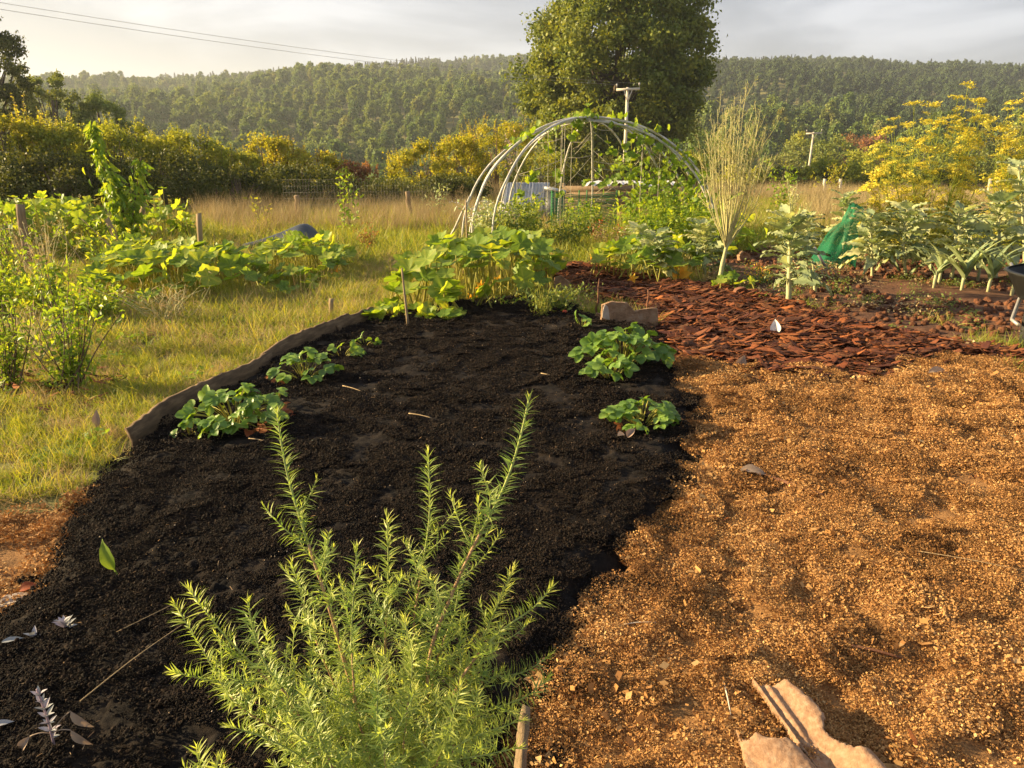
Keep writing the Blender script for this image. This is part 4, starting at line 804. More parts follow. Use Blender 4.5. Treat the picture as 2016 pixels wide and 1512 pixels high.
squash('squash leaves between dome and seed stalks', [(1330, 510), (1480, 512), (1480, 495), (1340, 495)], .3, .8, 26, .12, 1008, full=True)
# big orange flower
def big_flower():
    c = G(1335, 560); g = np.random.RandomState(3); t = thing('squash_blossom', 'large open orange yellow blossom beside the bark path', 'flower', c); m = MB(); p = c + [0, 0, .10]
    for q in range(9):
        a = q * 2 * pi / 9; w = nrm(np.array([cos(a), -.7 + .3 * sin(q), sin(a) + .5])); m.inst(blade(.62, 5, 4, .3, .35, rip=.05), p[None], frames(w[None], (0, -1, .3), np.array([.17])), np.array([g.rand()]))
    m.build('petals', M['flower'], t, smooth=True); s = MB(); s.tube([c - [0, 0, .03], p], [.012, .01], 6); s.build('stalk', M['squashstem'], t)
    l = MB(); l.inst(SQ[0], (p + [-.14, 0, -.02])[None], frames(np.array([[-1, -.3, .1]]), (-.3, -.8, .6), np.array([.11])), np.array([.9])); l.build('leaf', M['squash'], t, smooth=True)
big_flower()
# ------------------------------------------------------------ kale and leeks
KL = [blade(.62, 12, 6, .25, .45, serr=.12, rip=.09, pw=.55), blade(.5, 12, 6, .2, .7, serr=.14, rip=.11, pw=.5), blade(.75, 12, 6, .3, .3, serr=.10, rip=.08, pw=.6)]
def kale(label, px, py, top, n, ls, seed, lean=0, sp_=0, leafz=.3, group='kale plants in the plot', mat='kale', stem=.02):
    g = np.random.RandomState(seed); b = G(px, py, .02); h = A(px + lean, top, b[1])[2] - .05; x1 = A(px + lean, top, b[1])[0]; e = np.array([x1, b[1], h * .93])
    t = thing('kale_plant', label, 'kale', b, group); st = MB(); lf = MB(); Q = spline([b - [0, 0, .04], (b + e) / 2 + [g.normal(0, .03), 0, 0], e], 14)[0]
    st.tube(Q, np.linspace(stem * 1.2, stem * .6, 14) * (1 + .1 * g.randn(14)), 8, .5)
    for i in range(n):
        f = leafz + (1 - leafz) * (i + .5) / n; k = min(int(f * 13), 12); p = Q[k]; a = i * 2.4 + g.normal(0, .3); up = -.05 + 1.5 * f ** 1.4; L_ = ls * g.uniform(.7, 1.15) * (1.05 - .45 * f)
        d = nrm(np.array([cos(a), sin(a), up])); pe = p + d * L_ * .42; st.tube([p, (p + pe) / 2 + [0, 0, .01], pe], [.008, .006, .005], 5, .6)
        d2 = nrm(d + [0, 0, -.12]); nn = nrm(np.array([-.2 * cos(a), -.2 * sin(a), 1]) + g.randn(3) * .3)
        lf.inst(KL[g.randint(3)], pe[None], frames(d2[None], nn, np.array([L_])), np.array([g.rand()]))
        for _ in range(2):
            q = p + d * L_ * g.uniform(.15, .4); lf.inst(KL[1], q[None], frames(nrm(d + g.randn(3) * .7)[None], nn, np.array([L_ * .25])), np.array([g.rand()]))
    for i in range(sp_):
        q = Q[-1]; d = np.array([g.normal(0, .16), g.normal(0, .1), 1]); L_ = g.uniform(.3, .75) * h * .5; st.tube([q, q + d * L_], [.005, .002], 4, .9)
        kk = 16; u = np.linspace(.2, 1, kk)[:, None]; lf.inst(blade(.12, 2, 2), q + d * L_ * u, frames(nrm(rdir(kk, g) + [0, 0, 1]), rdir(kk, g), .05), np.full(kk, .95))
    st.build('stems', M['kalestem'], t, smooth=True); lf.build('leaves', M[mat], t, smooth=True)
kk = [('kale with a thick pale stump and tall seed spikes nearest the bark path', 1553, 600, 400, 30, .34, 7, 7), ('small kale stump right of the thick stumped one', 1606, 580, 500, 9, .16, -5, 0), ('dark leaved kale behind the green netting', 1660, 500, 372, 22, .34, 5, 0),
      ('kale on a straight pale stem right of the green netting', 1718, 546, 410, 24, .34, -3, 0), ('kale with one big hanging leaf in the middle of the plot', 1785, 548, 395, 28, .40, 5, 0), ('slender dark stemmed kale behind the hanging leaf one', 1822, 530, 415, 18, .32, 0, 0),
      ('kale leaning right behind the tallest leek', 1868, 556, 400, 28, .36, 22, 0), ('tall kale left of the wheelbarrow', 1960, 552, 375, 28, .40, 10, 0), ('kale at the right edge with one very large upright leaf', 2020, 530, 300, 22, .42, -10, 0), ('kale in the back row behind the leek bed', 1910, 505, 400, 22, .36, 0, 0),
      ('kale in the back row left of the green netting', 1590, 505, 415, 20, .30, 0, 3), ('grey green kale left of the orange blossom', 1305, 556, 452, 32, .32, -15, 0), ('grey green kale behind the orange blossom', 1388, 545, 432, 36, .34, -5, 0), ('pale kale inside the right foot of the dome', 1262, 520, 440, 26, .30, -5, 0), ('kale in the back row behind the hanging leaf', 1750, 500, 405, 20, .34, 0, 0)]
for i, (l, px, py, top, n, ls, ln, s_) in enumerate(kk): kale(l, px, py, top, int(n * 1.5), ls * .92, 1100 + i, ln, s_, stem=.028 if i == 0 else .019)
def leek(label, px, py, n, L_, seed):
    g = np.random.RandomState(seed); b = G(px, py, .03); t = thing('leek', label, 'leek', b, 'leeks in front of the kale'); s = MB(); s.tube([b - [0, 0, .05], b + [0, 0, .12], b + [0, 0, .2]], [.02, .018, .014], 8); s.build('stem', M['kalestem'], t, smooth=True)
    lf = MB(); T = blade(.10, 9, 2, .5, .15, pw=.4, base=.6)
    for i in range(n):
        a = (i % 2) * pi + g.normal(0, .5); up = g.uniform(.8, 3); d = nrm(np.array([cos(a), sin(a) * .5, up])); ll = L_ * g.uniform(.7, 1.1); V = T[0].copy(); V[:, 2] -= g.uniform(.1, .8) * np.clip(V[:, 1] - .4, 0, 1) ** 2 * 1.6
        lf.inst((V, T[1]), (b + [0, 0, .12 + .01 * i])[None], frames(d[None], nrm(np.array([0, 0, 1.0]) + .01), np.array([ll])), np.array([g.rand()]))
    lf.build('leaves', M['leek'], t, smooth=True)
for i, a in enumerate([('tallest leek with broad blue leaves', 1893, 572, 12, .62), ('leek with drooping leaf right of the tallest', 1945, 575, 11, .55), ('leek beside the black wheelbarrow tub', 1992, 580, 11, .5), ('thin leek left of the tallest one', 1848, 560, 8, .45), ('small leek at the left end of the row', 1838, 568, 6, .22), ('leek behind the row of leeks at right', 1925, 550, 9, .55)]): leek(*a, 1150 + i)
# ------------------------------------------------------------ seeding kale stalks
def seed_stalks():
    g = np.random.RandomState(41); b = G(1414, 574); Y = b[1]; t = thing('seeding_kale', 'tall pale kale gone to seed with a fan of bare stalks', 'plant', b); tr = MB(); top = A(1432, 478, Y)
    tr.tube(spline([b - [0, 0, .05], A(1420, 530, Y), top], 12)[0], np.linspace(.034, .022, 12) * (1 + .08 * g.randn(12)), 9); tr.build('trunk', M['kalestem'], t, smooth=True)
    br = MB(); pd = MB()
    ends = [(1378, 300), (1385, 262), (1400, 235), (1408, 215), (1418, 250), (1428, 212), (1440, 240), (1448, 225), (1462, 188), (1468, 205), (1474, 240), (1485, 225), (1500, 245), (1508, 208), (1512, 275), (1518, 300), (1495, 300), (1475, 290), (1455, 275), (1435, 280), (1410, 280), (1525, 330), (1395, 330)]
    for i, (ex, ey) in enumerate(ends + ends[::2]):
        ex = 1440 + (ex - 1440) * .86
        if i >= len(ends): ex += g.normal(0, 12); ey += abs(g.normal(20, 30))
        e = A(ex, ey, Y + g.normal(0, .22)); s = tr and (top - (top - b) * g.uniform(0, .18)); m1 = s + (e - s) * .45 + np.array([(ex - 1440) * .0012, 0, -.02]); Q = spline([s, m1, e], 16)[0]; br.tube(Q, np.linspace(.0068, .0022, 16), 5)
        for j in range(5):
            k = g.randint(6, 15); p = Q[k]; d = nrm(np.array([g.normal(0, .45), g.normal(0, .4), 1])); L_ = g.uniform(.12, .4); br.tube([p, p + d * L_ * .5 + [0.01, 0, 0], p + d * L_], [.003, .0025, .0015], 4)
            n = 16; u = np.linspace(.2, 1, n)[:, None]; pd.inst(blade(.10, 2, 2), p + d * L_ * u, frames(nrm(rdir(n, g) + [0, 0, .9]), rdir(n, g), g.uniform(.03, .065, n)), g.rand(n))
    br.build('stalks', M['deadkale'], t); pd.build('pods', M['pods'], t)
seed_stalks()
# ------------------------------------------------------------ fennel
def fennel(label, px, py, tops, n, seed, Y=None):
    g = np.random.RandomState(seed); b = G(px, py); Y = b[1]; t = thing('fennel_plant', label, 'fennel', b, 'yellow flowering fennels'); st = MB(); um = MB(); fr = MB()
    def umbel(p, r, ax):
        ax = nrm(ax); x = nrm(np.cross(ax, [0.3, 1, .2])); y = np.cross(ax, x); k = 14
        for i in range(k):
            a = i * 2.4; q = r * sqrt((i + .5) / k); e = p + ax * r * .55 + x * q * cos(a) + y * q * sin(a)
            um.inst(QUADLEAF, np.repeat(e[None], 6, 0) + g.randn(6, 3) * r * .10, frames(rdir(6, g) * [1, 1, .3], nrm(ax + g.randn(6, 3) * .4), r * g.uniform(.22, .38, 6)), g.rand(6))
            if i % 2 == 0: st.tube([p, e], [.0018, .001], 3, cap=False)
    ends = [A(x, y, Y + g.normal(0, .25)) for x, y in tops]
    for i in range(n):
        x0, y0 = tops[g.randint(len(tops))]; ends.append(A(x0 + g.normal(0, 26), y0 + abs(g.normal(0, 70)) + 15, Y + g.normal(0, .3)))
    for e in ends:
        s = b + g.randn(3) * [.30, .15, 0]; m1 = s + (e - s) * .5 + g.randn(3) * .08 + [(e[0] - b[0]) * .25, 0, 0]; Q = spline([s, m1, e], 16)[0]; st.tube(Q, np.linspace(.010, .003, 16), 5); umbel(e, g.uniform(.08, .13), Q[-1] - Q[-3])
        for j in range(9):
            k = g.randint(5, 15); p = Q[k]; d = nrm(np.array([g.normal(0, .9), g.normal(0, .7), 1.0])); L_ = g.uniform(.12, .32); q = p + d * L_; st.tube([p, (p + q) / 2 + [0, 0, -.02], q], [.003, .0025, .0018], 4)
            if g.rand() < .95: umbel(q, g.uniform(.05, .10), d + [0, 0, .6])
        for j in range(7):
            k = g.randint(1, 13); p = Q[k] + g.randn(3) * .05; m = 16; fr.inst(blade(.03, 3, 1, 0, .4), np.repeat(p[None], m, 0), frames(nrm(rdir(m, g) + [0, 0, .3]), rdir(m, g), g.uniform(.08, .24, m)), g.rand(m))
    st.build('stems', M['fennel'], t); um.build('flower_heads', M['umbel'], t); fr.build('fronds', M['fennel'], t)
fennel('tall yellow flowering fennel behind the kale left of the photo edge', 1830, 505, [(1905, 172), (1885, 200), (1925, 205), (1915, 225), (1800, 212), (1835, 215), (1760, 240), (1790, 250), (1740, 270), (1750, 310), (1850, 250), (1880, 260), (1735, 345), (1905, 270), (1900, 320), (1720, 350), (1870, 340), (1830, 300), (1780, 330), (1900, 375), (1760, 390), (1850, 400)], 18, 51)
fennel('yellow flowering fennel cut by the right edge', 2050, 500, [(1952, 245), (1985, 220), (2005, 210), (1975, 260), (2030, 200), (1985, 290), (1960, 310), (1975, 350), (2010, 280), (2060, 220), (2090, 260), (2040, 300), (2100, 330), (1955, 390), (2000, 330)], 10, 52)
# ------------------------------------------------------------ dome
def dome():
    g = np.random.RandomState(9); Y0 = 14.0; c = np.array([A(1155, 470, Y0)[0], Y0, 0]); H = 2.2; Rr = 2.33; t = thing('garden_dome', 'climbing frame dome of bent plastic pipes hung with vines', 'dome', c)
    def arch(az, R_=Rr, off=0.0, h=H):
        a = radians(az); P = []
        for k in np.linspace(0, pi / 2, 22): P.append(c + [R_ * cos(k) * cos(a) + off, R_ * cos(k) * sin(a), h * sin(k) ** .92])
        return np.array(P)
    arcs = [(206, 0, H), (201, .04, H * .985), (188, 0, H * .97), (130, 0, H), (134, -.06, H * .97), (82, 0, H), (40, 0, H), (14, 0, H), (-12, 0, H * 1.0), (60, .05, H * .97), (-8, -.05, H * .97), (158, 0, H * .98), (222, 0, H), (26, 0, H * .98), (100, 0, H * .97)]
    Ps = []
    for az, off, h in arcs:
        P = arch(az, Rr, off, h); P[:, :2] += (fbm(np.arange(22) / 4., np.full(22, az * 1.), 5, 2)[:, None] - .5) * .05 * np.linspace(1, 0.1, 22)[:, None]; Ps.append(P)
        m = MB(); m.tube(P, .019 if az != 60 else .014, 8); m.build('hoop', M['pipe'], t, smooth=True)
    w = MB()
    ring = [3, 14, 5, 9, 6, 13]
    for i in range(46):
        j = g.randint(0, 5); a, b = ring[j], ring[j + 1]; k = g.randint(3, 17); k2 = int(np.clip(k + g.choice([-5, -3, 0, 3, 5]), 2, 19)); p, q = Ps[a][k], Ps[b][k2]
        w.tube([p, (p + q) / 2 - [0, 0, .03], q], .0055, 4)
    for i in range(10):
        p = Ps[g.randint(len(Ps))][g.randint(10, 20)]; w.tube([p, [p[0], p[1], .1]], .004, 4)
    w.build('cords', M['cord'], t)
    # vines
    v = thing('climbing_vine', 'bright green vine climbing over the right side and top of the dome', 'vine', c + [1.2, 0, 0]); lf = MB(); st = MB(); VL = disc_leaf(16, 4, .12, .6, .15)
    def cluster(p, n, r, s): 
        P = p + g.randn(n, 3) * r; lf.inst(VL, P, frames(rdir(n, g), nrm(g.randn(n, 3) * .6 + [-.3, -.5, .5]), g.uniform(.6, 1.2, n) * s), g.rand(n))
    for ai in (6, 7, 8):
        P = Ps[ai]
        for k in range(0, 22 if ai != 6 else 8):
            if k > 9 and g.rand() < .4: continue
            cluster(P[k], int(g.randint(1, 6) * (2.6 if k < 7 else 1)), .13 if k < 9 else .09, .055)
        st.tube(P[::2] + g.randn(11, 3) * .03, .006, 5)
    for i in range(64): 
        a = g.uniform(-5, 62); k = g.uniform(0, .62) * g.uniform(.5, 1.3); R_ = Rr * g.uniform(.8, 1); p = c + [R_ * cos(k) * cos(radians(a)), R_ * cos(k) * sin(radians(a)), H * sin(k) + .05]; cluster(p, 14, .14, .055)
    for ai in (0, 1, 2, 3):
        for k in range(12, 22): 
            if g.rand() < .55: cluster(Ps[ai][k], 5, .06, .05)
    for (px, py) in [(1095, 345), (1080, 290), (1052, 345), (1020, 380), (1200, 300), (1180, 335), (1190, 360), (1140, 250), (1130, 265), (1215, 320), (1210, 350), (1230, 290), (1245, 305), (1155, 360), (1240, 340), (1045, 350), (1015, 395), (1022, 410), (1100, 380), (1250, 260), (1270, 285), (1300, 290), (1040, 262)]:
        p = A(px, py, 13.6 + g.normal(0, .5)); cluster(p, 6, .05, .06); st.tube([p + [0, 0, .0], p + [g.normal(0, .1), 0, .3]], .004, 4)
    lf.build('leaves', M['vine'], v, smooth=True); st.build('stems', M['squashstem'], v)
    d = MB(); p = A(1003, 300, 14.2); n = 90; d.inst(blade(.4, 3, 2), p + g.randn(n, 3) * [.05, .05, .16], frames(rdir(n, g) + [0, 0, -1], rdir(n, g), .07), g.rand(n)); tag(d.build('dried_bunch', M['deadleaf'], origin=p), 'brown dried bunch of leaves hanging in the left of the dome', 'dried plant')
    return c
DC = dome()
post('leaning_pole', 'grey pole leaning on the left foot of the dome', 'pole', G(880, 478), A(925, 388, 12.9), .022, .02, M['pipe'])
post('bamboo_cane', 'upright cane at the left foot of the dome above the squash', 'cane', G(922, 545), A(917, 393, G(922, 545)[1]), .014, .012, M['stake'], jit=.02)
post('bamboo_cane', 'cane standing in front of the big squash plant', 'cane', GB(803, 642), A(791, 528, GB(803, 642)[1]), .012, .009, M['stake'], jit=.03)
def rosette(name, label, px, py, L_, n, w, mat, seed, cat='plant', up=.25):
    g = np.random.RandomState(seed); b = G(px, py); m = MB(); T = blade(w, 8, 4, .3, .35, rip=.03)
    for i in range(n):
        a = i * 2.4 + g.normal(0, .2); d = np.array([cos(a), sin(a), up * g.uniform(.4, 2)]); m.inst(T, b[None] + [0, 0, .02], frames(d[None], (0, 0, 1), np.array([L_ * g.uniform(.6, 1.1)])), np.array([g.rand()]))
    tag(m.build(name, M[mat], origin=b, smooth=True), label, cat)
def herb(name, label, px, py, top, wpx, n, size, mat, seed, cat='plant', T=None, stemmat='squashstem', group=None, wide=1.0, flowers=None, nst=14):
    g = np.random.RandomState(seed); b = G(px, py); mp_ = mpp(b); h = max(A(px, top, b[1])[2], .05) if top < py - 50 else (py - top) * mp_; w = wpx * mp_; t = thing(name, label, cat, b, group); st = MB(); lf = MB(); fl2 = MB(); T = T or blade(.4, 3, 2, .3, .3)
    for i in range(nst):
        e = b + [g.normal(0, w * .24), g.normal(0, w * .18), h * g.uniform(.6, 1.0)]; Q = spline([b + g.randn(3) * [w * .08, w * .08, 0], (b + e) / 2 + g.randn(3) * w * .05, e], 10)[0]; st.tube(Q, np.linspace(.006, .002, 10), 4)
        k = n // nst; u = g.randint(1, 10, k); off = g.randn(k, 3) * size * .6; lf.inst(T, Q[u] + off, frames(nrm(rdir(k, g) + [0, 0, .2]), nrm(rdir(k, g) + [0, -.2, .7]), g.uniform(.6, 1.2, k) * size), g.rand(k))
        if flowers: fl2.inst(QUADLEAF, e + g.randn(14, 3) * .04, frames(rdir(14, g), rdir(14, g), .03), g.rand(14))
    st.build('stems', M[stemmat], t); lf.build('leaves', M[mat], t)
    if flowers: fl2.build('flowers', M[flowers], t)
    return t
herb('white_flowered_herb', 'bushy herb with dull white flowers inside the left of the dome', 965, 492, 395, 110, 900, .09, 'kale', 61, flowers='white', nst=26)
herb('bean_plant', 'leafy plant with long pods at the left foot of the dome', 1010, 500, 400, 120, 900, .09, 'tomato', 62, nst=22)
herb('tomato_plant', 'sprawling plants beneath the middle of the dome', 1110, 495, 420, 130, 700, .08, 'tomato', 63, nst=22)
herb('bean_plant', 'thick green leafy growth inside the right side of the dome', 1270, 505, 400, 150, 1500, .09, 'vine', 64, nst=30)
herb('bean_plant', 'green growth at the right foot of the dome', 1360, 500, 400, 110, 900, .09, 'vine', 65, nst=22)
herb('tomato_plant', 'drying plant with a few red fruits right of the upright pipe', 1195, 492, 440, 90, 400, .06, 'drygrass', 66, flowers='redfruit', nst=10)
herb('tomato_plant', 'tangle of green and yellowing stems in the middle of the dome', 1150, 478, 395, 130, 800, .09, 'vine', 161, nst=24)
herb('bean_plant', 'tall leafy growth behind the corrugated sheet side of the dome', 1040, 482, 385, 90, 700, .09, 'squash', 162, nst=18)
herb('bean_plant', 'dense leafy growth between the right dome pipes', 1320, 490, 365, 120, 1300, .10, 'vine', 163, nst=26)
herb('dry_weed', 'dry grassy weeds at the left edge behind the yellowing bush', 30, 520, 440, 160, 600, .10, 'drygrass', 164, stemmat='deadkale', nst=24, T=blade(.1, 3, 1))
herb('tall_weed', 'loose green weeds between the bright squash and the open shrub', 190, 640, 560, 170, 700, .07, 'vine', 165, nst=22)
herb('tall_weed', 'leafy green weeds filling the ground left of the bright squash', 90, 620, 520, 190, 900, .08, 'squash', 166, nst=26)
herb('tall_weed', 'green weeds at the left edge above the leafy bush', 10, 640, 540, 130, 600, .07, 'vine', 167, nst=20)
herb('tall_weed', 'weeds at the foot of the big squash mound behind the bright squash', 230, 540, 455, 200, 900, .09, 'squash', 168, nst=26)
herb('dry_weed', 'pale dry grass stems in front of the bright squash plant', 330, 640, 560, 260, 420, .09, 'drygrass', 169, stemmat='deadkale', nst=34, T=blade(.06, 3, 1))
herb('dry_weed', 'pale dry grass stems in the lawn left of the open shrub', 70, 720, 600, 160, 300, .08, 'drygrass', 170, stemmat='deadkale', nst=24, T=blade(.06, 3, 1))
tm = herb('tomato_plant', 'low tomato plant with one red fruit at the far end of the bed', 1085, 625, 565, 170, 1500, .045, 'tomato', 67, nst=34)
for i, (px, py) in enumerate([(1112, 615), (1067, 612)]):
    m = MB(); V, F = lump(3, 2, 0.0, .9); p = A(px, py, G(1085, 630)[1] - .1); m.add(V * (.028 if i == 0 else .02) + p, F); m.build('fruit', M['redfruit'], tm, smooth=True)
herb('carrot_plant', 'upright feathery carrot top in front of the tomato plant', 1068, 638, 555, 50, 260, .07, 'fennel', 68, T=blade(.06, 3, 1), nst=9)
herb('carrot_plant', 'small feathery seedling below the big squash leaves', 873, 640, 600, 30, 120, .05, 'fennel', 69, T=blade(.06, 3, 1), nst=5)
herb('bean_plant', 'small leafy bean plants along the far rim of the bed', 990, 615, 585, 80, 120, .05, 'straw', 70, nst=9)
herb('currant_bush', 'leafy bush at the left edge above the bark', 25, 770, 590, 150, 750, .045, 'vine', 71, 'bush', stemmat='twig', nst=22)
herb('blueberry_bush', 'young open shrub with upright bright leaves near the left edge', 150, 770, 590, 190, 560, .055, 'peach', 72, 'bush', stemmat='twig', nst=20, T=blade(.42, 4, 2, .4, .1))
herb('blueberry_bush', 'taller thin shrub behind the young open one at left', 125, 690, 480, 120, 300, .06, 'peach', 73, 'bush', stemmat='twig', nst=9, T=blade(.42, 4, 2, .4, .1))
herb('currant_bush', 'yellowing bush at the left edge below the thick post', 20, 610, 430, 180, 900, .06, 'vine', 74, 'bush', stemmat='twig', nst=24)
herb('dry_weed', 'straw coloured weed tangle right of the thick left post', 95, 560, 430, 170, 700, .07, 'drygrass', 75, stemmat='deadkale', nst=26, T=blade(.1, 3, 1))
herb('red_tinged_bush', 'small orange tinged bush in the grass right of the left squash', 725, 500, 440, 65, 350, .05, 'hedgeR', 76, 'bush', nst=12)
herb('sapling', 'thin young tree with sparse leaves in front of the bramble', 680, 470, 335, 60, 190, .10, 'peach', 77, 'tree', stemmat='twig', group='saplings by the fence', nst=4)
herb('sapling', 'small sapling behind the left fence post', 505, 455, 392, 60, 140, .09, 'hedgeG', 78, 'tree', stemmat='twig', group='saplings by the fence', nst=5)
herb('sapling', 'light sapling right of the middle fence post', 866, 440, 355, 45, 160, .09, 'kale', 79, 'tree', stemmat='twig', group='saplings by the fence', nst=5)
herb('sapling', 'leafy sapling right of the tall seed stalks', 1530, 420, 300, 50, 260, .13, 'peach', 80, 'tree', stemmat='twig', group='saplings by the fence', nst=5)
herb('sapling', 'yellowing sapling at the meadow edge below the far pole', 1640, 400, 310, 90, 260, .13, 'hedgeY', 81, 'tree', stemmat='twig', group='saplings by the fence', nst=9)
herb('artichoke_plant', 'broad dark pointed leaves right of the dome', 1420, 510, 415, 110, 90, .26, 'squash', 82, nst=12, T=blade(.35, 5, 2, .3, .3, serr=.15))
herb('rhubarb_plant', 'small upright green plant in the middle of the plot behind the seed stalks', 1480, 500, 460, 60, 120, .13, 'vine', 83, nst=14, T=blade(.12, 4, 2))
rosette('dock_weed', 'broad leaved dock flat in the grass at lower left', 105, 900, .22, 11, .3, 'straw', 84)
herb('nasturtium_plant', 'low plant with orange flowers beside the thick kale stump', 1500, 560, 530, 80, 120, .05, 'straw', 85, flowers='flower', nst=8)
def grasstuft(label, px, py, wpx, n, h0, h1, seed):
    b = G(px, py); w = wpx * mpp(b); t = tuft(seed, n, w * .5, h0, h1, .006, 'g', .7, .45); t.v = [v + b for v in t.v]; tag(t.build('grass_clump', M['grass'], origin=b), label, 'grass', 'grass clumps')
grasstuft('lush green grass clump beside the nearest edging board', 290, 775, 120, 300, .08, .24, 1)
grasstuft('green grass clump beside the black wheel', 1960, 690, 110, 420, .08, .22, 2)
grasstuft('small green grass clump on the plot soil', 1850, 640, 60, 60, .06, .2, 3)
grasstuft('little grass clump by the bark edge beside the thick stump', 1610, 612, 50, 40, .08, .22, 4)
grasstuft('grass clump at the lower right of the black wheel', 2020, 735, 90, 200, .06, .16, 5)
# ------------------------------------------------------------ peach tree
def peach(label, px, py, stems, n, seed, size):
    g = np.random.RandomState(seed); b = G(px, py); t = thing('fruit_tree', label, 'tree', b); st = MB(); lf = MB(); T = blade(.34, 5, 2, .4, .45)
    for pts, k in stems:
        Q = spline([b] + [A(x, y, b[1] + g.normal(0, .03)) for x, y in pts], 24)[0]; st.tube(Q, np.linspace(.022, .004, 24), 6)
        u = g.uniform(5, 23, k); i = u.astype(int); sp2 = .13 * (1 - (u / 24) ** 2) + .03; P = Q[i] + g.randn(k, 3) * sp2[:, None] * .7
        lf.inst(T, P, frames(nrm(g.randn(k, 3) * [.6, .6, .3] + [0, 0, -.8]), nrm(g.randn(k, 3) + [-.5, -.5, .3]), g.uniform(.7, 1.15, k) * size), g.rand(k))
    st.build('trunk', M['twig'], t, smooth=True); lf.build('leaves', M['peach'], t, smooth=True)
peach('young peach tree with long drooping bright leaves', 255, 505, [([(248, 450), (225, 380), (195, 310), (178, 235)], 430), ([(258, 440), (268, 380), (278, 310)], 220), ([(245, 440), (240, 400), (225, 340)], 160)], 0, 31, .15)
flat_stake('tree_stake', 'left of two stakes crossing at the peach tree, leaning left', 'stake', G(248, 512), A(210, 430, G(248, 512)[1] - .1), .06, .05, M['stake'])
flat_stake('tree_stake', 'pale stake leaning right behind the peach trunk', 'stake', G(252, 500), A(285, 402, G(252, 500)[1] + .15), .07, .04, M['stake'])
post('fence_post', 'thick weathered post at far left among the squash', 'post', G(60, 540), A(40, 402, G(60, 540)[1]), .06, .055, M['post'], jit=.08, seed=2)
flat_stake('square_post', 'thin pale square post in the middle of the left plot', 'post', G(398, 535), A(391, 420, G(398, 535)[1]), .055, .055, M['stake'])
post('fence_post', 'weathered fence post behind the tarpaulin', 'post', A(591, 450, 17.5) * [1, 1, 0], A(583, 385, 17.5), .065, .06, M['post'], seed=3, group='fence posts along the meadow')
post('fence_post', 'weathered fence post standing in the dry grass left of the dome', 'post', A(810, 450, 18) * [1, 1, 0], A(802, 377, 18), .065, .06, M['post'], seed=4, group='fence posts along the meadow')
post('fence_post', 'thin dark post in the dry grass near the sapling', 'post', A(682, 450, 17.5) * [1, 1, 0], A(680, 412, 17.5), .035, .03, M['post'], seed=5, group='fence posts along the meadow')
post('fence_post', 'fence post seen right of the dome against the meadow', 'post', A(1384, 440, 20) * [1, 1, 0], A(1384, 352, 20), .06, .055, M['post'], seed=6, group='fence posts along the meadow')
for i, (px, a) in enumerate([(1655, 'short pale post left of the bench shape in the far meadow'), (1624, 'short pale post far in the meadow below the far pole'), (1950, 'short pale post in the meadow between the fennels')]):
    post('fence_post', a, 'post', A(px, 375, 30) * [1, 1, 0] + [0, 0, gz(A(px, 375, 30)[0], 30)], A(px, 352, 30), .06, .06, M['pale'], seed=7 + i)
def wire_fence():
    m = MB(); P0 = A(560, 400, 17.6) * [1, 1, 0]; P1 = A(880, 400, 18.2) * [1, 1, 0]
    for z in np.linspace(.15, 1.0, 7): m.tube([P0 + [0, 0, z], P1 + [0, 0, z]], .0012, 3)
    for t in np.linspace(0, 1, 60): p = P0 + (P1 - P0) * t; m.tube([p + [0, 0, .1], p + [0, 0, 1.0]], .0008, 3)
    tag(m.build('wire_fence', M['metal'], origin=P0), 'thin wire mesh fence between the posts in front of the hedge', 'fence')
wire_fence()
# ------------------------------------------------------------ things behind and around
def tarp():
    g = np.random.RandomState(5); b = G(560, 500); Y = G(560, 498)[1]; m = MB(); pts = [(488, 492, .10), (515, 485, .12), (545, 478, .17), (575, 470, .22), (600, 462, .30), (620, 474, .20), (628, 488, .05)]
    V = []; seg = 18
    for i, (x, y, r) in enumerate(pts):
        c = A(x, y, Y); c[2] = max(r * .8, .05)
        for k in range(seg):
            a = 2 * pi * k / seg; q = r * (1 + .18 * sin(3 * a + i * 1.3) + .12 * g.randn() * .5); V.append(c + [0.05 * sin(2 * a), q * cos(a) * 1.2, q * sin(a) * .95])
    F = [[i * seg + k, i * seg + (k + 1) % seg, (i + 1) * seg + (k + 1) % seg, (i + 1) * seg + k] for i in range(len(pts) - 1) for k in range(seg)]
    m.add(V, F); n0 = 0; m.add(V[:seg], [[0, k, k + 1, k + 1] if False else [k, k + 1, 17 - k, 17 - k - 1 if 17 - k - 1 > k + 1 else 17 - k] for k in range(0, 7)][:7])
    o = tag(m.build('tarpaulin', M['tarp'], origin=b, smooth=True), 'crumpled rolled black tarpaulin at the edge of the dry grass', 'tarpaulin'); sb = o.modifiers.new('s', 'SUBSURF'); sb.levels = sb.render_levels = 2
tarp()
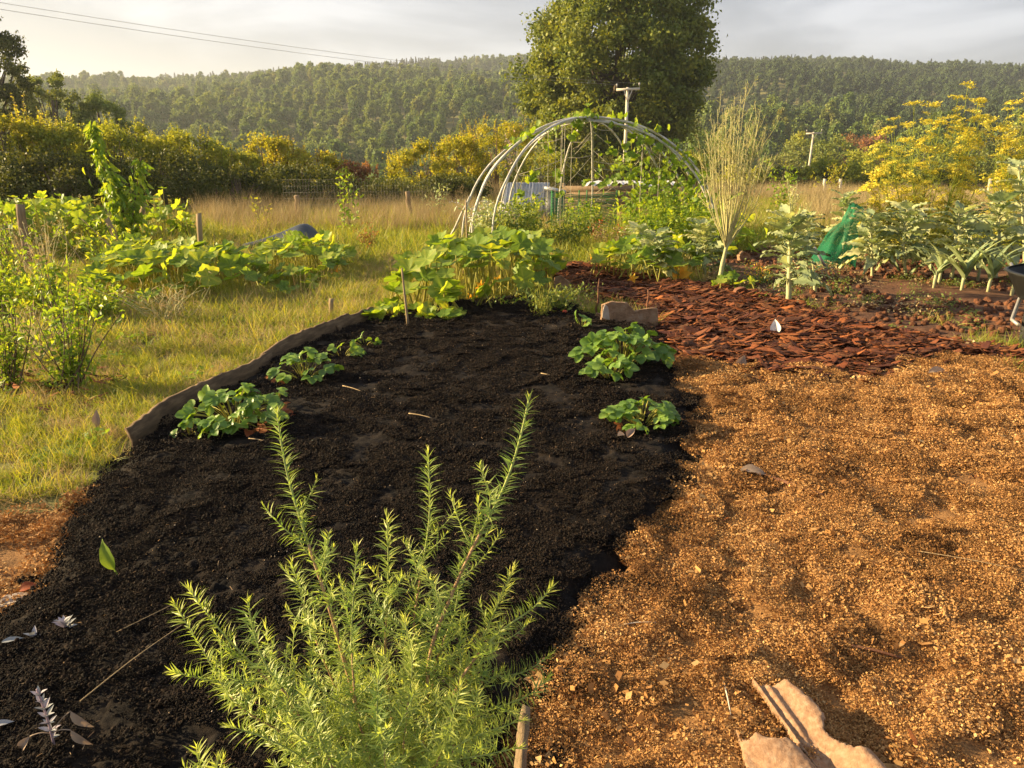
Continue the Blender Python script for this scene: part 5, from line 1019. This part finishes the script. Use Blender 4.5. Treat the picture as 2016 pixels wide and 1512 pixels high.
def corrugated():
    Y = 17.0; a = A(985, 405, Y); b = A(1072, 405, Y); n = 44; V = []; 
    for i in range(n + 1):
        t = i / n; p = a + (b - a) * t; w = .018 * sin(t * 2 * pi * 14)
        V += [[p[0], Y + w, .05], [p[0] + .12, Y + .22 + w, A(1010, 360, Y)[2]]]
    F = [[2 * i, 2 * i + 2, 2 * i + 3, 2 * i + 1] for i in range(n)]; m = MB(); m.add(V, F); o = tag(m.build('corrugated_sheet', M['zinc'], origin=a * [1, 1, 0]), 'leaning grey corrugated metal sheet seen through the dome', 'metal sheet'); s = o.modifiers.new('s', 'SOLIDIFY'); s.thickness = .004
    c = A(1092, 385, 17.2); t = thing('compost_bin', 'dark grey bin with sloped lid beside the corrugated sheet', 'bin', (c[0], 17.2, 0)); m = MB(); m.box((c[0], 17.2, .38), (.42, .5, .76)); m.build('body', M['tarp'], t); m = MB(); m.box((c[0], 17.2, .80), (.48, .56, .06), np.array([[cos(.2), 0, sin(.2)], [0, 1, 0], [-sin(.2), 0, cos(.2)]])); m.build('lid', M['zinc'], t)
corrugated()
def pallets():
    Y = 19.5; x0, x1 = A(1110, 380, Y)[0], A(1330, 380, Y)[0]; t = thing('pallet_heap', 'tan board sided compost bay with white sheeting on top behind the dome', 'compost bay', ((x0 + x1) / 2, Y, 0)); g = np.random.RandomState(2)
    h = A(1200, 365, Y)[2]; k = 5
    for i in range(k): m = MB(); m.box(((x0 + x1) / 2, Y + g.normal(0, .01), (i + .5) * h / k), (x1 - x0, .03, h / k * .86)); m.build('plank', M['post'], t)
    for x in (x0, (x0 + x1) / 2, x1): m = MB(); m.box((x, Y + .07, h / 2), (.08, .08, h + .1)); m.build('corner_post', M['post'], t)
    m = MB(); n = 26; V = [[x0 + .5 + (x1 - x0 - .5) * i / n, Y + dy, h + .06 + .05 * g.rand() - (.15 if j == 0 else 0) * g.rand()] for i in range(n + 1) for j, dy in enumerate((-.06, .25, .6))]; F = [[i * 3 + j, i * 3 + 3 + j, i * 3 + 4 + j, i * 3 + 1 + j] for i in range(n) for j in range(2)]; m.add(V, F); m.build('white_sheet', M['white'], t)
pallets()
def rack():
    Y = 15.2; a = A(1085, 450, Y); b = A(1212, 450, Y); z1 = A(1100, 378, Y)[2]; t = thing('wire_rack', 'green plastic coated wire panel with close horizontal wires inside the dome', 'rack', ((a[0] + b[0]) / 2, Y, 0)); m = MB(); n = 26
    for i in range(n):
        z = .1 + (z1 - .1) * i / (n - 1); P = [[a[0] + (b[0] - a[0]) * u, Y + .12 * sin(u * pi), z - .07 * sin(u * pi)] for u in np.linspace(0, 1, 9)]; m.tube(P, .008, 4)
    m.build('wires', M['greenwire'], t)
    for u in (0.0, .43, .55, 1.0): m = MB(); x = a[0] + (b[0] - a[0]) * u; m.tube([[x, Y + .12 * sin(u * pi) + .02, 0], [x, Y + .12 * sin(u * pi) + .02, z1 + .03]], .012, 6); m.build('upright', M['greenwire'], t)
    m = MB(); m.tube([[a[0] + (b[0] - a[0]) * u, Y - .02 + .12 * sin(u * pi), .14 - .07 * sin(u * pi)] for u in np.linspace(0, 1, 9)], .02, 6); m.build('bottom_rail', M['greenwire'], t)
rack()
def netting():
    g = np.random.RandomState(6); b = G(1645, 528); Y = b[1]; rows = [(1643, 528, 54), (1648, 505, 44), (1655, 480, 32), (1663, 455, 25), (1668, 441, 14), (1678, 432, 20), (1688, 420, 22), (1684, 408, 12), (1676, 402, 3)]; seg = 26; V = []
    for i, (x, y, w) in enumerate(rows):
        c = A(x, y, Y); r = w * mpp(c)
        for k in range(seg): a = 2 * pi * k / seg; q = r * (.85 + .16 * sin(5 * a + i * .9) + .13 * g.randn()); V.append(c + [q * cos(a), q * sin(a) * .7, .02 * sin(3 * a)] + g.randn(3) * .022)
    F = [[i * seg + k, i * seg + (k + 1) % seg, (i + 1) * seg + (k + 1) % seg, (i + 1) * seg + k] for i in range(len(rows) - 1) for k in range(seg)]
    m = MB(); m.add(V, F, np.tile(g.rand(len(rows)), (seg, 1)).T.ravel()); o = tag(m.build('crop_netting', M['net'], origin=b, smooth=True), 'bunch of green netting tied round a plant among the kale', 'netting'); s = o.modifiers.new('s', 'SUBSURF'); s.levels = s.render_levels = 1
netting()
def fork():
    Y = G(1650, 555)[1]; p0 = A(1603, 487, Y); p1 = A(1628, 530, Y); t = thing('garden_fork', 'garden fork stuck leaning in the red earth before the netting', 'fork', p1 * [1, 1, 0]); m = MB(); m.tube([p0, p1], .018, 8); m.build('handle', M['metal'], t, smooth=True)
    m = MB(); h = nrm(p1 - p0); c = np.array([0.085, .03, 0.02]); m.tube([p1 - c, p1, p1 + c], .011, 6)
    for i in range(4): q = p1 + c * (-1 + 2 * i / 3); m.tube([q, q + h * .14, q + h * .26], [.008, .007, .003], 5)
    m.build('tines', M['stake'], t)
fork()
def barrow():
    c = G(2018, 690); r = .2; t = thing('wheelbarrow', 'black wheelbarrow tub and tyre cut by the right edge', 'wheelbarrow', c); ax = nrm(np.array([.85, -.5, 0])); u = np.cross(ax, [0, 0, 1.0]); cc = c + [0, 0, r + .01]
    def ring(R_, r_, seg=40, tr=12, tread=0): 
        V = []; 
        for i in range(seg):
            a = 2 * pi * i / seg; o = u * cos(a) + np.array([0, 0, 1.0]) * sin(a); rr = r_ * (1 + tread * (i % 2))
            for k in range(tr): b = 2 * pi * k / tr; V.append(cc + o * (R_ + rr * cos(b)) + ax * rr * sin(b) * 1.1)
        F = [[i * tr + k, i * tr + (k + 1) % tr, ((i + 1) % seg) * tr + (k + 1) % tr, ((i + 1) % seg) * tr + k] for i in range(seg) for k in range(tr)]; return V, F
    w = MB(); w.add(*ring(.155, .046, 96, 12, .06)); wo = w.build('wheel', M['rubber'], t); m = MB(); m.tube([cc - ax * .03, cc + ax * .03], .11, 20); m.build('rim', M['metal'], wo, origin=c)
    # tub tipped up behind the wheel
    o = c + [.42, .38, .38]; V = []; lv = [(.0, .02, .02), (.01, .18, .2), (.03, .22, .24), (.24, .31, .34), (.255, .34, .37), (.27, .31, .34)]; seg = 28
    for z, a, b in lv:
        for k in range(seg):
            q = 2 * pi * k / seg; e = 4; s_ = (abs(cos(q)) ** e + abs(sin(q)) ** e) ** (-1 / e); V.append(o + [a * cos(q) * s_, b * sin(q) * s_, z + .06 * cos(q)])
    F = [[i * seg + k, i * seg + (k + 1) % seg, (i + 1) * seg + (k + 1) % seg, (i + 1) * seg + k] for i in range(len(lv) - 1) for k in range(seg)]
    m = MB(); m.add(V, F); o2 = m.build('tub', M['tub'], t, smooth=True); s = o2.modifiers.new('s', 'SOLIDIFY'); s.thickness = .008
    for s_ in (-1, 1): m = MB(); m.tube([cc + ax * .08 * s_, cc + ax * .12 * s_ + [.05, .1, .02], o + ax * .2 * s_ + [.1, .2, .0], o + ax * .27 * s_ + [.5, .9, .15]], .016, 8); m.build('handle_bar', M['metal'], t, smooth=True)
    b2 = MB(); V, F = lump(9, 3, .02, 1.1); b2.add(V * [.19, .22, .22] + o + [-.06, .05, .40], F); tag(b2.build('rubber_bucket', M['rubber'], smooth=True, origin=o + [-.06, .05, .40]), 'rounded black rubber bucket upturned in the wheelbarrow at the right edge', 'bucket')
barrow()
# ------------------------------------------------------------ terracotta, stones, sticks
def slab(name, label, cat, outline, th, mat, Yfun=None, bulge=0.0, base=None, seed=0, sub=1, group=None, tip=0.0):
    """upright slab from a picture outline standing on the ground at the depth of its foot"""
    g = np.random.RandomState(seed); foot = max(outline, key=lambda p: p[1]); Y = G(foot[0], foot[1])[1] if base is None else base
    pts = []
    for i in range(len(outline)):
        a, b = np.array(outline[i], float), np.array(outline[(i + 1) % len(outline)], float); k = max(int(np.linalg.norm(b - a) / 7), 1)
        for j in range(k): pts.append(a + (b - a) * j / k + g.randn(2) * .7)
    P = np.array([A(x, y, Y) for x, y in pts]); c = P.mean(0); n = len(P); V = []
    for s, k in ((-1, .97), (-.5, 1.0), (.5, 1.0), (1, .97)): V += [(c + (p - c) * k + [0, s * th / 2 + tip * (p[2] - P[:, 2].min()) + bulge * ((p[0] - c[0]) ** 2) * 1, 0]) for p in P]
    F = [[r * n + i, r * n + (i + 1) % n, (r + 1) * n + (i + 1) % n, (r + 1) * n + i] for r in range(3) for i in range(n)]
    m = MB(); m.add(V, F)
    for r, s in ((0, -1), (3, 1)):
        inner = [c + (np.array(V[r * n + i]) - c) * .5 + [0, s * .004, 0] for i in range(n)]; cc = c + [0, s * (th / 2 + .004), 0]
        m.add(inner + [V[r * n + i] for i in range(n)], [[i, (i + 1) % n, n + (i + 1) % n, n + i] for i in range(n)]); m.add(inner + [cc], [[i, (i + 1) % n, n] for i in range(n)])
    return tag(m.build(name, mat, origin=c), label, cat, group)
slab('terracotta_edging', 'broken terracotta edging piece between two brown sticks', 'tile', [(1180, 645), (1184, 600), (1205, 592), (1235, 596), (1250, 612), (1275, 606), (1295, 606), (1296, 652), (1240, 650)], .035, M['terra2'], seed=1)
slab('terracotta_sherd', 'pale upright sherd leaning on the broken edging', 'sherd', [(1186, 625), (1190, 600), (1198, 605), (1200, 630), (1194, 628)], .02, M['stone'], base=G(1194, 652)[1] - .05, seed=2)
slab('terracotta_sherd', 'small rounded sherd at the left foot of the broken edging', 'sherd', [(1170, 632), (1174, 616), (1184, 618), (1186, 632)], .04, M['terra2'], seed=3)
slab('terracotta_edging', 'sloping broken edging piece beside the squash leaves', 'tile', [(1090, 566), (1092, 545), (1104, 543), (1124, 556), (1123, 578), (1105, 582)], .04, M['terra2'], seed=4)
slab('standing_stone', 'dull brown standing rock behind the seed stalks', 'rock', [(1452, 516), (1452, 502), (1462, 494), (1474, 500), (1478, 516)], .16, M['terra2'], seed=5)
slab('bark_stump', 'dark angular piece of wood at the foot of the seed stalks', 'wood', [(1440, 582), (1450, 568), (1464, 565), (1480, 578), (1478, 590), (1455, 592)], .10, M['stick'], seed=6)
for i, (a, b, l) in enumerate([((1174, 585 + 40), (1180, 548), 'left of two brown sticks at the terracotta edging'), ((1273, 635), (1276, 570), 'right of two brown sticks at the terracotta edging')]):
    f = GB(a[0], a[1] + 5); post('marker_stick', l, 'stick', f - [0, 0, .03], A(b[0], b[1], f[1]), .013, .009, M['stick'], 'sticks at the edging', 7, .12, 20 + i)
post('thin_cane', 'thin cane leaning over the bark behind the sticks', 'cane', G(1150, 585), A(1165, 533, G(1150, 585)[1]), .006, .005, M['stick'])
def stalk(label, p, q, r=.004, name='dry_stalk', mat='stake', cat='stalk', sag=0.0, group=None):
    m = MB(); p = np.array(p); q = np.array(q); mid = (p + q) / 2 - [0, 0, sag]; m.tube(spline([p, mid, q], 10)[0], np.linspace(r, r * .6, 10), 5); return tag(m.build(name, M[mat], origin=p), label, cat, group)
for i, (a, b, l) in enumerate([((205, 568), (112, 450), 'long dry stalk leaning left across the left squash mound'), ((262, 540), (205, 470), 'dry stalk leaning left above the bright squash'), ((308, 480), (283, 412), 'dry stalk leaning on the dark squash right of the peach tree'), ((430, 560), (402, 480), 'dry stalk leaning left beside the thin square post'), ((62, 455), (60, 390), 'dry stem standing at the squash mound top left'), ((290, 555), (160, 430), 'thin dry stalk crossing between peach tree and post'), ((425, 500), (421, 460), 'short upright stick right of the thin square post')]):
    f = G(*a); stalk(l, f, A(b[0], b[1], f[1] - .2), .008, group='dry stalks in the left plot')
# foreground litter
def tile_pieces():
    def plate(label, out, hf, seed):
        """torn plate lying on the chips: outline over the ground, real relief and thickness"""
        st = 2.5; xs = np.arange(min(p[0] for p in out) - 4, max(p[0] for p in out) + 4, st); ys = np.arange(min(p[1] for p in out) - 4, max(p[1] for p in out) + 4, st)
        Y, X = np.meshgrid(ys, xs, indexing='ij'); sd = poly_sd(out, X, Y) + 5 * (fbm(X / 9, Y / 9, seed, 3) - .5); k = (sd > 0); n = len(xs)
        B = np.array([[G(x, y, .105) for x in xs] for y in ys]); B[:, :, 2] = .088 + hf(X, Y) + .004 * (fbm(X / 10, Y / 10, seed + 3, 3) - .5) - .010 * np.exp(-np.maximum(sd, 0) / 4)
        a = np.arange(len(ys) - 1)[:, None] * n; b = np.arange(n - 1)[None]; F = np.stack([a + b, a + n + b, a + n + b + 1, a + b + 1], -1).reshape(-1, 4); F = F[k.ravel()[F].all(1)]
        used = np.unique(F); mp = np.full(k.size, -1); mp[used] = np.arange(len(used)); V = B.reshape(-1, 3)[used]
        m = MB(); m.add(V, mp[F]); o = tag(m.build('broken_tile', M['terra'], origin=V.mean(0), smooth=True), label, 'tile', 'broken pieces of old clay tile'); s = o.modifiers.new('s', 'SOLIDIFY'); s.thickness = .013; s.offset = -1
    d = np.array([172., 240.]); d /= np.linalg.norm(d)
    def h1(X, Y):
        u = (X - 1478) * d[1] - (Y - 1330) * d[0]; low = sstep(1425, 1475, Y - .1 * u)
        h = .016 * np.exp(-((u - 3) / 4.) ** 2) + .012 * np.exp(-((u - 20) / 7.) ** 2) + .028 * sstep(22, 60, u) - .012 * sstep(75, 120, u)
        roll = .050 * np.exp(-((u - 78 - .12 * (Y - 1450)) / 32.) ** 2) - .008 * np.exp(-((u - 30) / 14.) ** 2)
        return h * (1 - low) + (.018 * np.exp(-((u - 3) / 4.) ** 2) + roll) * low
    plate('larger torn clay coloured piece with a ridged straight edge and a curled end', [(1476, 1328), (1500, 1338), (1522, 1340), (1545, 1333), (1580, 1362), (1606, 1384), (1624, 1408), (1624, 1436), (1642, 1458), (1680, 1483), (1716, 1484), (1745, 1512), (1790, 1600), (1672, 1600), (1560, 1447)], h1, 41)
    def h2(X, Y):
        u = (X - 1450) * .8 - (Y - 1435) * .6; return .012 + .026 * np.sin(np.clip((u + 10) / 110, 0, 1) * pi)
    plate('smaller torn clay coloured piece with a notched top edge', [(1446, 1428), (1455, 1434), (1460, 1450), (1472, 1454), (1488, 1445), (1502, 1455), (1530, 1460), (1553, 1456), (1582, 1482), (1615, 1520), (1655, 1600), (1520, 1600), (1468, 1500)], h2, 44)
tile_pieces()
slab('stone_strip', 'pale worn stone edge beside the rosemary at the bottom', 'stone', [(1008, 1570), (1020, 1462), (1030, 1436), (1046, 1440), (1038, 1500), (1034, 1570)], .03, M['post'], base=1.52, seed=8, tip=.35)
def leaf_obj(name, label, cat, px, py, L_, w, d, nn, mat, z=.02, bed=True, bend=.3, fold=.4, stemL=0):
    p = (GB if bed else ((lambda a, b: G(a, b, .03)) if px < 900 or py < 742 else GC))(px, py) + [0, 0, z]; m = MB(); T = blade(w, 9, 4, fold, bend, rip=.02); m.inst(T, p[None], frames(np.array([d], float), nn, np.array([L_])), np.array([RNG.rand()]))
    if stemL: m.tube([p, p - nrm(np.array(d, float)) * stemL], [.003, .002], 5, .3)
    return tag(m.build(name, mat, origin=p, smooth=True), label, cat)
leaf_obj('fallen_leaf', 'yellow green leaf standing upright in the dark soil', 'leaf', 228, 1136, .12, .45, (-.45, .1, .9), (0, -1, .2), M['squash'], .03, stemL=.05)
leaf_obj('fallen_leaf', 'pinkish brown leaf standing in the grass left of the board', 'leaf', 192, 850, .11, .42, (.0, .1, 1), (.2, -1, 0), M['deadleaf'], .02, False)
for i, a in enumerate([(1215, 868, .05, (1, .2, .3), 'left pale curled dead leaf on the dark soil'), (1235, 872, .07, (.6, .4, .9), 'right pale curled dead leaf on the dark soil')]): leaf_obj('withered_leaf', a[4], 'leaf', a[0], a[1], a[2] * 1.0, .6, a[3], (0, -.6, 1), M['deadleaf'], .03, bend=.6, fold=1.2)
leaf_obj('withered_leaf', 'dry brown curled leaf on the woodchips', 'leaf', 1455, 935, .14, .4, (1, -.3, .15), (0, -.4, 1), M['deadleaf'], .02, False, .3, 1.0)
leaf_obj('withered_leaf', 'papery dead leaf where bark meets the woodchips', 'leaf', 1825, 742, .16, .4, (1, -.1, .2), (0, -.5, 1), M['deadleaf'], .03, False, .3, 1.0)
leaf_obj('withered_leaf', 'wilted pale bud lying on the bark edge', 'leaf', 1450, 738, .11, .7, (.5, .1, .9), (0, -1, .4), M['deadleaf'], .05, False, .2, .9)
leaf_obj('paper_scrap', 'torn pale scrap standing in the red bark', 'scrap', 1528, 668, .13, .7, (-.2, .1, 1), (-.6, -1, .4), M['white'], .05, False, .1, .6)
leaf_obj('fallen_leaf', 'rust coloured leaf at the left edge of the dark soil', 'leaf', 40, 1172, .06, .8, (.7, .3, .3), (0, -.3, 1), M['strawred'], .02, False)
def strip(label, a, b, r, mat='stick', name='twig', lift=.01, g2=None):
    f = (lambda x, y: GC(x, y, lift + .004)); stalk(label, f(*a), f(*b), r, name, mat, 'twig', -.006)
strip('dark twig lying on the woodchips at right', (1670, 1278), (1775, 1303), .007)
strip('dark curved piece of bark on the woodchips left of centre', (1480, 935), (1620, 980), .012)
strip('white straw piece near the bed edge', (1228, 1236), (1292, 1232), .0025, 'pale')
strip('white straw left of the broken tile', (1424, 1350), (1438, 1415), .0025, 'pale')
strip('white straw piece at the right edge on the woodchips', (1840, 1355), (1895, 1366), .003, 'pale')
strip('long curved straw at the right on the woodchips', (1800, 1090), (2016, 1130), .002, 'stake')
for i, (a, b, l) in enumerate([((675, 765), (712, 776), 'pale twig on the far soil'), ((805, 820), (850, 829), 'thin pale twig in the middle of the soil'), ((490, 870), (525, 876), 'short twig right of the big strawberry'), ((1065, 740), (1110, 752), 'thin bent stalk left of the strawberry'), ((1150, 733), (1172, 748), 'brown twig in front of the right strawberry')]):
    p, q = GB(*a) + [0, 0, .02], GB(*b) + [0, 0, .02]; stalk(l, p, q, .004, 'twig', 'stake', 'twig', -.005, 'twigs on the dark bed')
stalk('long dry runner stretched over the soil left of the rosemary', GB(160, 1392) + [0, 0, .02], GB(362, 1262) + [0, 0, .06], .002, cat='stalk', sag=-.01)
stalk('shorter dry runner above the long one left of the rosemary', GB(230, 1255) + [0, 0, .02], GB(355, 1215) + [0, 0, .06], .0018, cat='stalk')
def sage(label, px, py, h, nn, seed, dead, ls=.03):
    g = np.random.RandomState(seed); b = GB(px, py) - [0, 0, .01]; t = thing('sage_plant', label, 'sage', b, 'young sage plants'); st = MB(); lf = MB(); T = blade(.38, 6, 3, .4, .25); top = b + [-.012, 0, h]; Q = spline([b, (b + top) / 2 + [.006, 0, 0], top], 10)[0]; st.tube(Q, np.linspace(.0035, .0022, 10), 6)
    for i in range(nn):
        f = .3 + .7 * i / nn; p = Q[min(int(f * 9), 9)]; a = i * 1.7 + g.normal(0, .2); d = nrm(np.array([cos(a), sin(a) * .7, .5 + f])); lf.inst(T, p[None], frames(d[None], nrm(np.array([-cos(a), -sin(a) - .4, 1.2])), np.array([ls * g.uniform(.7, 1.1)])), np.array([g.rand()]))
    st.build('stems', M['sagestem'], t, smooth=True); lf.build('leaves', M['sage'], t, smooth=True)
    if dead:
        dl = MB(); s2 = MB()
        for (ax_, az, L2) in dead:
            p = b + [0, 0, h * .3]; q = p + np.array([ax_, -.01, az]); s2.tube(spline([p, (p + q) / 2 + [0, 0, .01], q], 6)[0], .0016, 4); dl.inst(blade(.3, 7, 3, .9, .3), q[None], frames(np.array([[np.sign(ax_) * .6, -.1, -.7]]), (0, -1, .5), np.array([L2])), np.array([.4]))
        tag(dl.build('withered_leaves', M['deadleaf'], t, smooth=True), 'grey brown withered hanging leaves'); s2.build('leaf_stalks', M['deadleaf'], t)
sage('grey purple sage plant with withered hanging leaves at bottom left', 108, 1474, .20, 28, 91, [(-.05, -.0, .08), (.06, .02, .07), (.07, .08, .075)], .03)
sage('small silvery sage seedling above the withered sage', 132, 1238, .035, 12, 92, [], .045)
sage('tiny silver sprout left of the small seedling', 70, 1256, .02, 4, 93, [], .045)
leaf_obj('fallen_leaf', 'narrow pale leaf at the left edge of the soil', 'leaf', 5, 1275, .06, .3, (1, .3, .25), (0, -.5, 1), M['sage'], .02)
leaf_obj('fallen_leaf', 'second narrow pale leaf at the bottom left edge', 'leaf', -12, 1440, .05, .35, (1, .2, .25), (0, -.5, 1), M['sage'], .02)
leaf_obj('bark_slab', 'pale flat flake of bark at the left edge beside the soil', 'bark', -10, 1200, .12, .6, (.6, .8, .05), (0, -.1, 1), M['stone'], .01, False, .05, .1)

# ------------------------------------------------------------ haze
def haze():
    m = MB(); x0, x1, y0, y1, z0, z1 = -1500, 1500, -300, 1960, -175, 190
    m.box(((x0 + x1) / 2, (y0 + y1) / 2, (z0 + z1) / 2), (x1 - x0, y1 - y0, z1 - z0)); ma = bpy.data.materials.new('haze_air'); ma.use_nodes = True; nt = ma.node_tree; nt.nodes.clear()
    o = nt.nodes.new('ShaderNodeOutputMaterial'); v = nt.nodes.new('ShaderNodeVolumePrincipled'); v.inputs['Color'].default_value = (0.86, 0.93, 1.0, 1); v.inputs['Density'].default_value = HAZE; v.inputs['Anisotropy'].default_value = 0.3
    nt.links.new(v.outputs[0], o.inputs['Volume']); h = m.build('haze', ma); tag(h, 'thin warm morning haze over the valley', None, None, 'stuff')
HAZE = 0.00036
haze()
